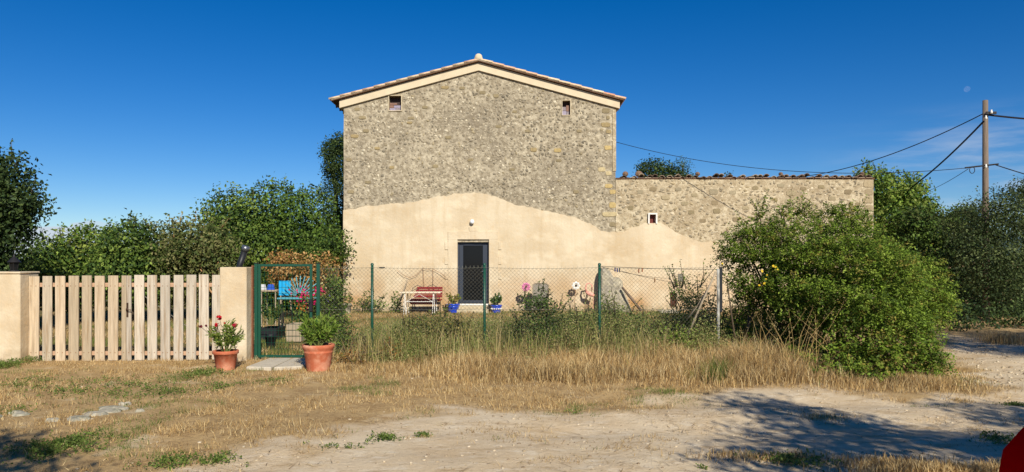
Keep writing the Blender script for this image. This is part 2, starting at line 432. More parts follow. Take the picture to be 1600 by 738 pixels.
# far wooded hill glimpsed right
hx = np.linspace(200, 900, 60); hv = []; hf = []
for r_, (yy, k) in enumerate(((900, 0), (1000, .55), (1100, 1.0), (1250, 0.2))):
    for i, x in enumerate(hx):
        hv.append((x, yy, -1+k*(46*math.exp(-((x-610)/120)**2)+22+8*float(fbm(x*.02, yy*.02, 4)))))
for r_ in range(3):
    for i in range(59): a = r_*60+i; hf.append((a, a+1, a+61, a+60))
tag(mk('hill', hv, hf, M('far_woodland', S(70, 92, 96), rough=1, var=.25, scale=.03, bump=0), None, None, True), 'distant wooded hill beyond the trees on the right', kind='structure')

# ------------------------------------------------------------------ foliage
def unit(v): return v/np.maximum(np.linalg.norm(v, axis=1, keepdims=True), 1e-9)
def leaf_geo(p, out, size, aspect=.6, spread=.8, upb=.35):
    n = len(p)
    nrm = unit(out*.8+rng.normal(size=(n, 3))*spread+np.array([0, -.12, upb]))
    a = unit(np.cross(nrm, rng.normal(size=(n, 3)))); b = np.cross(nrm, a)
    s = np.asarray(size)*rng.uniform(.65, 1.3, n); s = s[:, None]
    tip = p+a*s; l = p+a*s*.45+b*s*aspect*.5+nrm*s*.1; r = p+a*s*.45-b*s*aspect*.5+nrm*s*.1
    Vv = np.stack([p, l, tip, r], 1).reshape(-1, 3)
    k = np.arange(n)*4; Ff = np.concatenate([np.stack([k, k+2, k+1], 1), np.stack([k, k+3, k+2], 1)])
    return Vv, Ff
def leaf_cols(n, cols, wts=None, jit=.22):
    cols = np.array(cols); i = rng.choice(len(cols), n, p=wts); c = cols[i]*rng.uniform(1-jit, 1+jit, (n, 1))
    return c
def joinVF(parts):
    Vs = []; Fs = []; Cs = []; o = 0
    for v, f, c in parts:
        Vs.append(v); Fs.append(f+o); Cs.append(c); o += len(v)
    return np.concatenate(Vs), np.concatenate(Fs), np.concatenate(Cs)
def blobcloud(blobs, nclump, per, ls, cols, clump_r=.22, wts=None, inner=.25, aspect=.6, far=.4, zmin=-9, clip=None):
    """leaf clumps spread over and inside the ellipsoids; blobs are (x,y,z,rx,ry,rz)"""
    B = np.array(blobs); wgt = B[:, 3]*B[:, 5]+B[:, 3]*B[:, 4]*.5; wgt = wgt/wgt.sum()
    k = rng.choice(len(B), nclump*2, p=wgt)
    d = unit(rng.normal(size=(nclump*2, 3)))
    keep = (d[:, 1] < .2) | (rng.random(nclump*2) < far); k = k[keep][:nclump]; d = d[keep][:nclump]
    n = len(k)
    rr = np.where(rng.random(n) < inner, rng.uniform(.3, .8, n), rng.normal(.95, .09, n))
    cc = B[k, :3]+d*B[k, 3:6]*rr[:, None]
    # clumps share one tone: light and dark sprays of different growth
    ct = leaf_cols(n, cols, wts, .28)
    m_ = rng.poisson(per, n)+1; idx = np.repeat(np.arange(n), m_)
    off = rng.normal(size=(len(idx), 3))*clump_r*np.array([1, 1, .75])*rng.uniform(.7, 1.2, n)[idx][:, None]
    nn0 = np.linalg.norm(off, axis=1, keepdims=True); off = off*np.minimum(1, 2.0*clump_r/np.maximum(nn0, 1e-6))
    p = cc[idx]+off; out = unit(d[idx]*.8+off/clump_r*.4)
    ok = p[:, 2] > zmin
    if clip is not None: ok &= clip(p)
    p = p[ok]; out = out[ok]; col = ct[idx][ok]*rng.uniform(.75, 1.25, (ok.sum(), 1))
    v, f = leaf_geo(p, out, ls, aspect)
    return v, f, np.repeat(col, 4, 0)
def shoots(starts, dirs, length, ls, nl, cols, wts=None):
    """upright leafy twigs: returns leaf geometry and twig lines"""
    pts = []; outs = []; lines = []
    for s, d, ln in zip(starts, dirs, length):
        s = np.array(s); d = np.array(d); bend = rng.normal(size=3)*.12*ln
        ts = np.linspace(.05, 1, nl); q_ = s+d*ln*ts[:, None]+bend*(ts**2)[:, None]
        lines.append([s, s+d*ln*.5+bend*.25, s+d*ln+bend])
        pts.append(q_+rng.normal(size=(nl, 3))*ls*.35); outs.append(unit(rng.normal(size=(nl, 3))+np.array([0, -.3, .5])))
    p = np.concatenate(pts); v, f = leaf_geo(p, np.concatenate(outs), ls)
    return (v, f, np.repeat(leaf_cols(len(p), cols, wts), 4, 0)), lines
def limb_path(a, b, sag=0.0, k=4, wig=.08):
    a = np.array(a, float); b = np.array(b, float); L_ = np.linalg.norm(b-a); out = []
    for i in range(k+1):
        t = i/k; p = a*(1-t)+b*t; p[2] += math.sin(math.pi*t)*sag*L_
        if 0 < i < k: p += rng.normal(size=3)*wig*L_*.4
        out.append(p)
    return out
def tree(name, label, cat, base, blobs, nclump, per, ls, cols, group=None, clump_r=.22, tr=.14, wts=None, zmin=.05, aspect=.6, far=.4, nsh=0, shl=.5, inner=.25, limbs=None, th=None, clip=None, barkmat=None):
    base = np.array([base[0], base[1], float(gh(base[0], base[1]))])
    t = thing(name, base, label, cat, group)
    parts = [blobcloud(blobs, nclump, per, ls, cols, clump_r, wts, inner, aspect, far, zmin, clip)]
    mb = MB(); zc = min(b[2] for b in blobs); th = th if th else max(.4, zc*.55)
    mb.tube([base+(0, 0, -.08), base+(.02, 0, th*.5), base+(.03, .03, th)], [tr*1.25, tr*.95, tr*.8], 9)
    for b in (limbs or blobs):
        e = np.array(b[:3])+np.array([0, 0, b[5]*.3]); pth = limb_path(base+(.03, .03, th*.9), e, .08)
        mb.tube(pth, list(np.linspace(tr*.6, tr*.14, len(pth))), 6)
        for _ in range(5):
            d = unit(rng.normal(size=(1, 3))+np.array([[0, 0, .3]]))[0]
            s = pth[rng.integers(2, len(pth))]; e2 = np.array(b[:3])+d*np.array(b[3:6])*.85
            mb.tube(limb_path(s, e2, .05, 3), [tr*.25, tr*.18, tr*.1, tr*.04], 4)
    if nsh:
        B = np.array(blobs); st = []; dr = []; ln = []
        for _ in range(nsh):
            b = B[rng.integers(len(B))]; a = rng.uniform(-.9, .9); s = np.array([b[0]+b[3]*math.sin(a), b[1]+rng.uniform(-.5, .3)*b[4], b[2]+b[5]*math.cos(a)*.9])
            st.append(s); dr.append(unit(np.array([[math.sin(a)*.5+rng.normal()*.2, rng.normal()*.2, 1]]))[0]); ln.append(shl*rng.uniform(.4, 1.2))
        g, lines = shoots(st, dr, ln, ls, 14, cols, wts); parts.append(g)
        for q_ in lines: mb.tube(q_, [.012, .008, .003], 3)
    v, f, c = joinVF(parts)
    mb.build('trunk', barkmat or m_bark, t, True)
    mk('crown', v, f, m_leaf, t, c)
    return t
def blob(px, py, Y, rpx, rpy, ry=None):
    k = Y/F_PX; c = P(px, py, Y); return (c[0], c[1], c[2], rpx*k, (ry if ry else rpx*k), rpy*k)
MID = [S(96, 118, 50), S(70, 94, 40), S(122, 140, 62), S(48, 68, 32)]
DARK = [S(52, 70, 38), S(66, 84, 42), S(80, 96, 50), S(40, 56, 32)]
BRIGHT = [S(120, 140, 56), S(98, 124, 46), S(76, 102, 38), S(136, 148, 70)]
OLIVE = [S(112, 116, 66), S(92, 100, 52), S(74, 88, 44), S(128, 126, 80)]

# --- trees to the left, beyond the garden
tree('broadleaf_tree', 'dark broadleaf tree rising behind the left gate pillar at the picture edge', 'tree', (-11.0, 15.6),
     [blob(-60, 320, 15, 95, 75), blob(-5, 290, 15, 48, 44), blob(28, 322, 15, 36, 24), blob(-5, 370, 15, 44, 45), blob(-40, 420, 15, 60, 40)],
     1500, 20, .085, DARK, clump_r=.17, tr=.16, nsh=34, shl=.5, far=.3)
hedge = [(95, 415, 19.5, 52, 38, 'low leafy hazel at the left end of the garden hedge'),
         (150, 408, 20, 48, 46, 'leafy shrub second from the left in the garden hedge'),
         (205, 405, 19.5, 46, 52, 'shrub with one tall upright shoot behind the middle of the wooden gate'),
         (262, 405, 20.5, 48, 50, 'leafy shrub between the tall shoot shrub and the bare branched tree')]
for k, (px, py, Y_, rx, rz, lab) in enumerate(hedge):
    b = P(px, py, Y_)
    tree('hedge_shrub', lab, 'shrub', (b[0], b[1]), [blob(px, py, Y_, rx, rz, 1.0), blob(px-22, py+30, Y_-.3, 34, 34, .9), blob(px+24, py+34, Y_-.2, 34, 34, .9)],
         620, 16, .10, [MID, BRIGHT, MID, OLIVE][k], 'shrubs of the hedge across the garden', clump_r=.17, tr=.06, nsh=26, shl=.45, far=.3, zmin=.02, inner=.3)
# a single tall shoot
tree('fruit_tree', 'olive green tree with pale bare branches behind the right half of the wooden gate', 'tree', (-7.6, 19.2),
     [blob(312, 378, 19.5, 40, 34, .8), blob(285, 402, 19.3, 34, 34, .8), blob(338, 398, 19.6, 34, 38, .8), blob(310, 440, 19.8, 56, 34, .8)],
     560, 15, .09, OLIVE, clump_r=.16, tr=.07, nsh=16, shl=.35, far=.3, barkmat=M('pale_bark', S(176, 138, 96), rough=.95))
tree('broadleaf_tree', 'rounded green tree behind the rendered pillar with the spotlight', 'tree', (-9.0, 23.5),
     [blob(372, 345, 23.5, 50, 44, 1.3), blob(350, 390, 23, 40, 46, 1.2), blob(400, 400, 23, 52, 50, 1.2), blob(375, 440, 23, 60, 36, 1.2)],
     1050, 17, .105, MID, 'trees closing the garden behind the wire gate', clump_r=.2, tr=.14, nsh=26, shl=.4, far=.3)
tree('broadleaf_tree', 'tall full crowned green tree standing behind the green wire gate', 'tree', (-7.6, 24.5),
     [blob(440, 340, 24.5, 56, 46, 1.4), blob(485, 350, 24.8, 48, 48, 1.4), blob(430, 395, 24, 56, 46, 1.3), blob(495, 410, 24.3, 50, 50, 1.3), blob(455, 445, 24, 70, 34, 1.3)],
     1300, 17, .105, [MID[1], MID[0], MID[3], BRIGHT[1]], 'trees closing the garden behind the wire gate', clump_r=.2, tr=.16, nsh=34, shl=.4, far=.3)
tree('conifer', 'dark cypress like tree showing past the left corner of the farmhouse', 'tree', (-7.0, 31),
     [blob(533, 250, 31, 24, 36, 1), blob(520, 235, 31, 12, 14, .4), blob(540, 320, 31, 36, 48, 1.2), blob(530, 390, 31, 42, 52, 1.3), blob(519, 268, 31, 11, 12, .4), blob(550, 225, 31, 22, 18, .8)],
     1100, 20, .09, DARK, clump_r=.16, tr=.16, far=.3)
tree('dry_shrub', 'tan leaved half dead shrub seen through the green wire gate', 'shrub', (-6.4, 20.5),
     [blob(452, 418, 20.5, 34, 28, .6), blob(498, 424, 20.4, 34, 26, .6), blob(470, 440, 20.3, 50, 24, .6)],
     300, 13, .08, [S(170, 130, 78), S(150, 108, 60), S(186, 150, 96), S(120, 100, 52)], clump_r=.13, tr=.04, far=.3)
tree('broadleaf_shrub', 'glossy green shrub growing close to the left corner of the farmhouse', 'shrub', (-5.5, 22.4),
     [blob(520, 385, 22.6, 26, 24, .6), blob(500, 400, 22.4, 26, 22, .6)], 260, 14, .085, MID, clump_r=.15, tr=.05)
# --- trees over and beside the annex
tree('broadleaf_tree', 'small tree crown showing above the annex roof next to the farmhouse', 'tree', (7.6, 36),
     [blob(1025, 268, 36, 26, 17, .8), blob(1010, 262, 36, 12, 9, .4), blob(1042, 292, 36, 46, 26, 1)], 330, 14, .12, DARK, clump_r=.18, tr=.14)
tree('pine_tree', 'small pine top showing above the annex roof', 'tree', (8.6, 37),
     [blob(1066, 262, 37, 12, 12, .4), blob(1068, 280, 37, 18, 12, .6), blob(1064, 300, 37, 26, 18, .7)], 200, 16, .12, [S(70, 92, 50), S(88, 108, 60), S(52, 72, 40)], clump_r=.15, aspect=.25, tr=.12)
tree('sprig_tree', 'tiny shrub top poking over the middle of the annex roof', 'tree', (12.0, 42),
     [blob(1138, 276, 42, 6, 8, .3), blob(1138, 300, 42, 22, 18, .7)], 60, 12, .12, DARK, clump_r=.12, tr=.1)
tree('broadleaf_tree', 'bright green fig like tree just beyond the right end of the annex', 'tree', (14.2, 28.5),
     [blob(1372, 300, 28, 26, 30, 1), blob(1405, 305, 28, 28, 24, 1), blob(1395, 345, 27.5, 46, 40, 1.2), blob(1425, 292, 28, 14, 9, .4), blob(1400, 400, 27, 60, 50, 1.3), blob(1352, 275, 28, 12, 9, .5), blob(1430, 330, 27.5, 26, 22, .8)],
     1000, 17, .12, BRIGHT, 'trees beyond the annex and the track', clump_r=.2, tr=.15, nsh=20, shl=.5, far=.3)
tree('broadleaf_tree', 'mid green tree standing between the annex end and the utility pole', 'tree', (15.0, 25),
     [blob(1450, 365, 25, 42, 34, 1.2), blob(1485, 375, 25, 36, 34, 1.2), blob(1440, 430, 24.5, 56, 50, 1.3), blob(1500, 440, 24.5, 50, 50, 1.3), blob(1500, 338, 25.2, 20, 16, .6), blob(1430, 348, 25.2, 26, 18, .6)],
     1250, 17, .10, [MID[0], MID[1], DARK[1], OLIVE[1]], 'trees beyond the annex and the track', clump_r=.19, tr=.15, far=.3)
tree('holm_oak', 'dark holm oak behind the utility pole at the right edge', 'tree', (15.4, 22.5),
     [blob(1520, 350, 22, 38, 32, 1), blob(1562, 338, 19.2, 44, 38, .6), blob(1620, 330, 22, 50, 44, 1.2), blob(1535, 405, 19.2, 50, 50, .6), blob(1570, 440, 19.2, 40, 50, .6), blob(1610, 410, 21.8, 56, 66, 1.2), blob(1600, 300, 22, 30, 16, .6)],
     1900, 18, .065, [S(76, 90, 50), S(60, 74, 40), S(94, 104, 62), S(46, 60, 32)], 'trees beyond the annex and the track', clump_r=.16, tr=.2, far=.3, limbs=[blob(1520, 350, 22, 38, 32, 1), blob(1620, 330, 22, 50, 44, 1.2), blob(1610, 410, 21.8, 56, 66, 1.2)])
tree('undergrowth_bush', 'dark evergreen bush at the foot of the utility pole', 'shrub', (13.9, 21.2),
     [blob(1500, 480, 21, 44, 34, .8), blob(1552, 475, 21.2, 44, 40, .8), blob(1605, 480, 21.3, 40, 36, .8), blob(1450, 490, 20.5, 40, 30, .8), blob(1580, 500, 17.6, 30, 22, .4), blob(1530, 502, 17.4, 30, 24, .4), blob(1488, 500, 17.0, 26, 26, .4), blob(1620, 498, 17.8, 30, 24, .5)],
     900, 16, .07, DARK, clump_r=.16, tr=.06, far=.3, limbs=[blob(1500, 480, 21, 44, 34, .8), blob(1552, 475, 21.2, 44, 40, .8)])
# --- trees outside the picture whose shade falls on the track
def shade(gx_, gy_, H, rx, ry, rz):
    t = H/SUN.z; return (gx_+SUN.x*t, gy_+SUN.y*t, H, rx, ry, rz)
tree('almond_tree', 'almond tree beside the track behind the photographer on the right', 'tree', (7.8, -1.8),
     [shade(3.15, 7.3, 4.2, .5, .8, .42), shade(2.6, 6.5, 4.0, .5, .55, .35), shade(3.7, 6.6, 4.4, .75, .7, .5), shade(2.8, 8.4, 4.9, .42, .4, .28), shade(4.6, 6.1, 4.2, .8, .5, .5),
      shade(5.6, 7.6, 4.6, .8, .75, .45), shade(6.7, 7.0, 4.8, 1.0, .8, .55), shade(2.2, 5.7, 3.7, .6, .3, .3), shade(5.3, 5.5, 3.6, 1.2, .6, .6)],
     1050, 14, .085, MID, 'trees behind the photographer', clump_r=.16, tr=.16, far=1, zmin=1.5, th=1.6)
tree('ash_tree', 'ash tree shading the bend of the track outside the picture', 'tree', (13.2, 5.2),
     [shade(9.0, 13.9, 5.4, .9, .8, .5), shade(9.5, 12.5, 5.0, 1.1, .8, .6), shade(8.3, 14.9, 5.8, .7, .6, .4), shade(10.6, 13.4, 5.6, 1.5, 1.2, .8), shade(10.5, 15.5, 6.2, 1.6, 1.0, .8), shade(12.5, 14.5, 6.6, 1.9, 1.2, .9)],
     1100, 15, .10, MID, 'trees behind the photographer', clump_r=.22, tr=.2, far=1, zmin=1.5, th=2.6)
tree('ash_tree', 'ash tree whose shade reaches the lower left corner of the picture', 'tree', (-3.6, -2.6),
     [shade(-4.7, 5.9, 4.2, .9, .5, .5), shade(-4.3, 5.3, 4.0, 1.0, .5, .6), shade(-5.6, 6.3, 4.6, .9, .6, .5)], 520, 14, .085, MID, 'trees behind the photographer', clump_r=.16, tr=.14, far=1, zmin=1.5, th=1.8)

# --- the big bush by the fence end
def bigbush():
    bl = [blob(1188, 420, 12.7, 58, 62, .7), blob(1192, 500, 12.6, 62, 66, .7), blob(1180, 362, 12.9, 26, 22, .4), blob(1265, 400, 12.2, 70, 52, 1.0), blob(1268, 475, 11.8, 74, 82, .8),
          blob(1330, 400, 12.4, 66, 50, 1.0), blob(1330, 470, 11.4, 90, 84, 1.2), blob(1394, 440, 12.2, 58, 56, 1.1), blob(1384, 522, 10.9, 64, 62, 1.0),
          blob(1416, 482, 12.1, 38, 56, .9), blob(1310, 560, 10.7, 70, 40, .8), blob(1235, 345, 12.6, 14, 22, .4), blob(1315, 348, 12.8, 40, 24, .6), blob(1190, 345, 12.9, 12, 18, .3), blob(1424, 562, 10.4, 38, 34, .5), blob(1385, 560, 10.15, 56, 34, .5), blob(1238, 350, 12.8, 26, 18, .5), blob(1145, 400, 12.9, 16, 34, .3)]
    t = thing('large_bush', (4.7, 11.3, 0), 'large sprawling green bush at the right end of the wire fence', 'bush')
    GR = [S(112, 134, 46), S(92, 114, 38), S(132, 148, 60), S(66, 86, 30), S(130, 122, 56)]
    B = np.array(bl); parts = []
    # leafy sprays: short drooping branchlets set thickly over the outside, fewer inside, leaving hollows
    def sprays(n, rlo, rhi, per, ls, scale, hollow=True):
        w_ = B[:, 3]*B[:, 5]; k = rng.choice(len(B), n, p=w_/w_.sum()); d = unit(rng.normal(size=(n, 3)))
        d[:, 1] = np.where((d[:, 1] > .2) & (rng.random(n) < .6), -d[:, 1], d[:, 1])
        c0 = B[k, :3]+d*B[k, 3:6]*rng.uniform(rlo, rhi, n)[:, None]; c0 = B[k, :3]+(c0-B[k, :3])*(.60+.80*fbm(c0[:, 0]*1.9+c0[:, 1]*.7, c0[:, 2]*2.1, 211, 3))[:, None]
        keep = c0[:, 2] > .05
        if hollow: keep &= fbm(c0[:, 0]*1.5+c0[:, 1], c0[:, 2]*4.4+c0[:, 0]*.6, 203, 3) > .44
        c0, d = c0[keep], d[keep]; n = len(c0)
        dr_ = unit(d+np.array([0, -.1, .25])+rng.normal(size=(n, 3))*.45); ln_ = scale*rng.uniform(.5, 1.5, n)
        m_ = per; t_ = rng.uniform(0, 1, (n, m_)); ax = dr_[:, None]*(ln_[:, None]*t_)[..., None]
        ax[..., 2] -= (t_**2)*ln_[:, None]*.35
        p = (c0[:, None]+ax+rng.normal(size=(n, m_, 3))*.028*(1-.4*t_)[..., None]).reshape(-1, 3)
        ct = leaf_cols(n, GR, [.3, .3, .16, .16, .08], .3)*(.75+.5*fbm(c0[:, 0]*1.1, c0[:, 2]*1.3, 207))[:, None]
        out = unit(np.repeat(d, m_, 0)*.3+rng.normal(size=(n*m_, 3))*.5+np.array([0, -.1, .9]))
        ok = (p[:, 2] > .03) & ((CX+p[:, 0]/p[:, 1]*F_PX > 1130+14*vnoise(p[:, 2]*4, p[:, 2]*0)) | (p[:, 1] > 12.6))
        v_, f_ = leaf_geo(p[ok], out[ok], ls, .55, .45); return v_, f_, np.repeat(np.repeat(ct, m_, 0)[ok]*rng.uniform(.75, 1.25, (ok.sum(), 1)), 4, 0)
    v1 = sprays(11500, .8, 1.0, 17, .038, .19)
    v2 = sprays(1800, .3, .68, 14, .06, .28, False)
    st = []; dr = []; ln = []
    for _ in range(80):
        b = B[rng.integers(len(B)-1)]; d = unit(rng.normal(size=(1, 3))+np.array([[0, -.3, .55]]))[0]
        if d[2] < -.2: d[2] = -d[2]
        st.append(b[:3]+d*b[3:6]*.85); dr.append(unit((d+np.array([0, 0, .35]))[None])[0]); ln.append(rng.uniform(.2, .5))
    g, lines = shoots(st, dr, ln, .04, 26, GR)
    v, f, c = joinVF([v1, v2, g]); mk('foliage', v, f, m_leaf, t, c)
    mb = MB()
    for q_ in lines: mb.tube(q_, [.006, .004, .002], 3)
    for b in bl[:-1]:
        s = np.array([b[0]*.6+4.7*.4+rng.normal()*.2, 11.95+rng.normal()*.15, 0])
        for _ in range(2): mb.tube(limb_path(s, np.array(b[:3])+rng.normal(size=3)*.12+(0, .35, 0), .02), [.03, .025, .02, .014, .008], 5)
    for a_, b_, c_ in (((1152, 548), (1144, 500), (1136, 440)), ((1178, 560), (1168, 520), (1172, 450)), ((1160, 552), (1172, 500), (1190, 460))):
        m1 = MB(); m1.tube([P(*a_, 12.25), P(*b_, 12.3), P(*c_, 12.4)], [.018, .015, .009], 6); m1.build('stem', m_bark, t, True)
    tag(mb.build('branches', m_bark, t, True), kind='stuff')
bigbush()
# ------------------------------------------------------------------ FARMHOUSE
HYF = 23.5; K = HYF/F_PX
def hx_(px): return (px-CX)*K
def hz_(py): return CAMZ-(py-HY)*K
PLC = [(500, 330), (537, 328), (580, 322), (620, 318), (650, 315), (680, 308), (710, 303), (740, 301), (765, 305), (800, 317), (840, 328), (880, 335), (910, 345), (940, 360), (957, 364), (970, 363), (985, 357), (1003, 350), (1018, 348), (1034, 350), (1048, 356), (1062, 366), (1080, 375), (1095, 378), (1130, 378), (1240, 384), (1420, 388)]
PX_ = np.array([hx_(a) for a, b in PLC]); PZ_ = np.array([hz_(b) for a, b in PLC])
def pcurve(x):
    x = np.asarray(x, float)
    s = sum(np.interp(x+d, PX_, PZ_) for d in (-.12, -.06, 0, .06, .12))/5
    return s+(fbm(x*4, x*0+3, 12)-.5)*.10+(fbm(x*13, x*0+8, 13)-.5)*.09
def grid_wall(name, x0, x1, z0, z1, yf, holes, topf, mat, parent, step, disp=None, botf=None, rim=0.0, sm=True):
    xs = set(np.round(np.arange(x0, x1, step), 4).tolist()+[x1]); zs = set(np.round(np.arange(z0, z1, step), 4).tolist()+[z1])
    for a, b, c, d in holes: xs |= {a, b}; zs |= {c, d}
    def prune(s, keep):
        s = sorted(s); out = [s[0]]
        for v in s[1:]:
            if v-out[-1] < step*.35:
                if v in keep: out[-1] = v if out[-1] not in keep else out[-1]
            else: out.append(v)
        return np.array(out)
    kx = {h[0] for h in holes} | {h[1] for h in holes}; kz = {h[2] for h in holes} | {h[3] for h in holes}
    xs = prune(xs, kx); zs = prune(zs, kz)
    X, Z = np.meshgrid(xs, zs); T = topf(X); Zc = np.minimum(Z, T)
    if botf is not None: Zc = np.maximum(Zc, botf(X))
    Yv = np.full(X.shape, yf)
    if disp is not None: Yv = Yv-disp(X, Zc)
    V = np.stack([X, Yv, Zc], -1).reshape(-1, 3); nx = len(xs); F = []
    for j in range(len(zs)-1):
        for i in range(nx-1):
            cx, cz = (xs[i]+xs[i+1])/2, (zs[j]+zs[j+1])/2
            if any(a < cx < b and c < cz < d for a, b, c, d in holes): continue
            if Zc[j+1, i]-Zc[j, i] < 1e-5 and Zc[j+1, i+1]-Zc[j, i+1] < 1e-5: continue
            a = j*nx+i; F.append((a, a+1, a+nx+1, a+nx))
    V = V.tolist()
    if rim:
        b = len(V)
        for x in xs: t = float(topf(np.array(x))); V += [(x, yf, t), (x, yf+rim, t)]
        for i in range(nx-1): F.append((b+2*i, b+2*i+1, b+2*i+3, b+2*i+2))
    return mk(name, V, F, mat, parent, None, sm)
def reveal(mb, h, yf, dep):
    a, b, c, d = h; y0, y1 = yf, yf+dep
    mb.add([(a, y0, c), (a, y1, c), (a, y1, d), (a, y0, d)], [(0, 1, 2, 3)]); mb.add([(b, y0, c), (b, y1, c), (b, y1, d), (b, y0, d)], [(3, 2, 1, 0)])
    mb.add([(a, y0, c), (b, y0, c), (b, y1, c), (a, y1, c)], [(0, 1, 2, 3)]); mb.add([(a, y0, d), (b, y0, d), (b, y1, d), (a, y1, d)], [(3, 2, 1, 0)])
def rubble(name, parent, x0, x1, z0f, z1f, yf, size, holes, cols, wts, prot=.02, cover=.85, elong=1.5, seed=1, kind='stuff', avoid=()):
    r = np.random.default_rng(seed); Vs = []; Fs = []; Cs = []; n = 0; z = -.1
    zmax = 8.2
    while z < zmax:
        rowh = size*r.uniform(.5, 1.6); x = x0+r.uniform(0, size)*.5
        while x < x1-.03:
            w = size*elong*r.uniform(.45, 1.5); cx, cz = x+w/2, z+rowh/2+r.normal()*rowh*.22
            x += w*r.uniform(.95, 1.2)
            if cx+w/2 > x1-.01 or r.random() > cover: continue
            if cz+rowh*.4 > z1f(cx) or cz-rowh*.55 < float(z0f(np.array(cx))): continue
            if any(a-w*.5 < cx < b+w*.5 and c-rowh*.5 < cz < d+rowh*.5 for a, b, c, d in list(holes)+list(avoid)): continue
            k = 7; an = np.sort(r.uniform(0, 2*math.pi, k)); an = np.linspace(0, 2*math.pi, k, endpoint=False)+r.normal(size=k)*.2
            rad = r.uniform(.6, 1.15, k); ux = np.cos(an)*rad*w*.47; uz = np.sin(an)*rad*rowh*.52
            rot = r.normal()*.25; ux, uz = ux*math.cos(rot)-uz*math.sin(rot), ux*math.sin(rot)+uz*math.cos(rot)
            p = prot*r.uniform(.3, 1.3)
            V0 = np.stack([cx+ux, np.full(k, yf+.012), cz+uz], 1); V1 = np.stack([cx+ux*.84, yf-p*r.uniform(.6, 1, k), cz+uz*.82], 1)
            Vs += [V0, V1, np.array([[cx, yf-p*1.15, cz]])]
            for j in range(k):
                jn = (j+1) % k
                Fs += [(n+j, n+jn, n+k+jn), (n+j, n+k+jn, n+k+j), (n+k+j, n+k+jn, n+2*k)]
            c = np.array(cols[r.choice(len(cols), p=wts)])*r.uniform(.86, 1.12)
            tone = float(fbm(cx*.55, cz*.55, 31)); c = c*(1-.28*float(smooth(tone, .5, .68)))
            Cs.append(np.tile(c, (2*k+1, 1))); n += 2*k+1
        z += rowh*.92
    o = mk(name, np.concatenate(Vs), np.array(Fs), m_stone, parent, np.concatenate(Cs))
    if kind: o['kind'] = kind
    return o
def wall_disp(x, z): return (fbm(x*5, z*5, 41, 4)-.5)*.03
XL, XR, XA = hx_(537), hx_(962), hx_(748); ZC, ZA = hz_(168), hz_(111)
def gable(x):
    x = np.asarray(x, float); return np.where(x < XA, ZC+(ZA-ZC)*(x-XL)/(XA-XL), ZC+(ZA-ZC)*(XR-x)/(XR-XA))
house = thing('farmhouse', (XA, HYF+5, 0), 'tall gabled stone farmhouse with cream plaster lower wall and a glazed door', 'house')
W1 = (hx_(608), hx_(627), hz_(173), hz_(150)); W2 = (hx_(878.5), hx_(891), hz_(180), hz_(157.5))
D1 = (hx_(715), hx_(764), hz_(474.5), hz_(374.5))
grid_wall('stone_wall', XL, XR, 2.2, 8.0, HYF, [W1, W2], gable, m_mortar_h, house, .06, wall_disp)
PY = HYF-.03
grid_wall('plaster', XL-.012, XR+.05, -.15, 4.1, PY, [D1], pcurve, m_plaster, house, .08, lambda x, z: (fbm(x*1.2, z*1.2, 51, 3)-.5)*.03, rim=.05)
STC = [S(154, 143, 121), S(142, 131, 111), S(170, 158, 134), S(158, 144, 114), S(132, 123, 105), S(196, 185, 160)]
# big single stones that can be picked out
def big_stone(name, parent, px, py, wpx, hpx, col, yf, prot=.02):
    cx, cz = hx_(px), hz_(py); w, h = wpx*K, hpx*K; k = 8; an = np.linspace(0, 2*math.pi, k, endpoint=False)+math.pi/8
    ux = np.sign(np.cos(an))*np.abs(np.cos(an))**.5*w*.55*rng.uniform(.88, 1.05, k); uz = np.sign(np.sin(an))*np.abs(np.sin(an))**.5*h*.55*rng.uniform(.85, 1.05, k)
    V = np.concatenate([np.stack([cx+ux, np.full(k, yf+.02), cz+uz], 1), np.stack([cx+ux*.86, yf-prot*rng.uniform(.7, 1, k), cz+uz*.82], 1), [[cx, yf-prot, cz]]])
    F = [(j, (j+1) % k, k+(j+1) % k, k+j) for j in range(k)]+[(k+j, k+(j+1) % k, 2*k) for j in range(k)]
    return mk(name, V, F, m_stone, parent, np.tile(np.array(col)*rng.uniform(.9, 1.1), (len(V), 1)))
OCH = S(178, 156, 106); OC2 = S(152, 134, 96); BRN = S(140, 126, 96); CRM = S(192, 175, 134)
bigs = [(947, 173, 13, 9, BRN), (950, 184, 6, 6, BRN), (946, 195, 15, 8, OC2), (951, 206, 9, 6, OC2), (950, 231, 12, 8, OCH), (940, 265, 12, 8, CRM), (951, 271, 10, 7, CRM),
        (951, 291, 12, 7, OCH), (957, 300, 10, 8, OCH), (957, 321, 11, 10, OCH), (952, 335, 24, 8, CRM), (957, 351, 10, 8, BRN),
        (834, 234, 11, 7, OC2), (871, 235, 13, 7, OCH), (873, 251, 9, 5, BRN), (779, 198, 10, 5, BRN), (804, 175, 8, 5, BRN), (754, 145, 10, 6, BRN), (695, 137, 13, 5, OC2), (722, 138, 9, 5, BRN),
        (554, 213, 13, 6, OC2), (566, 184, 12, 5, BRN), (572, 205, 10, 6, BRN), (558, 171, 9, 6, BRN), (642, 185, 11, 5, BRN), (589, 232, 9, 5, OC2), (548, 300, 11, 6, BRN), (640, 192, 9, 4, OC2), (700, 215, 10, 5, BRN), (664, 168, 9, 5, BRN),
        (824, 205, 9, 5, BRN), (905, 205, 8, 5, BRN), (612, 262, 8, 5, OC2), (735, 250, 9, 5, BRN), (775, 150, 9, 6, BRN), (800, 265, 9, 5, BRN), (900, 300, 9, 6, BRN), (680, 260, 10, 6, BRN), (545, 250, 9, 6, BRN), (575, 285, 10, 5, BRN)]
av = []
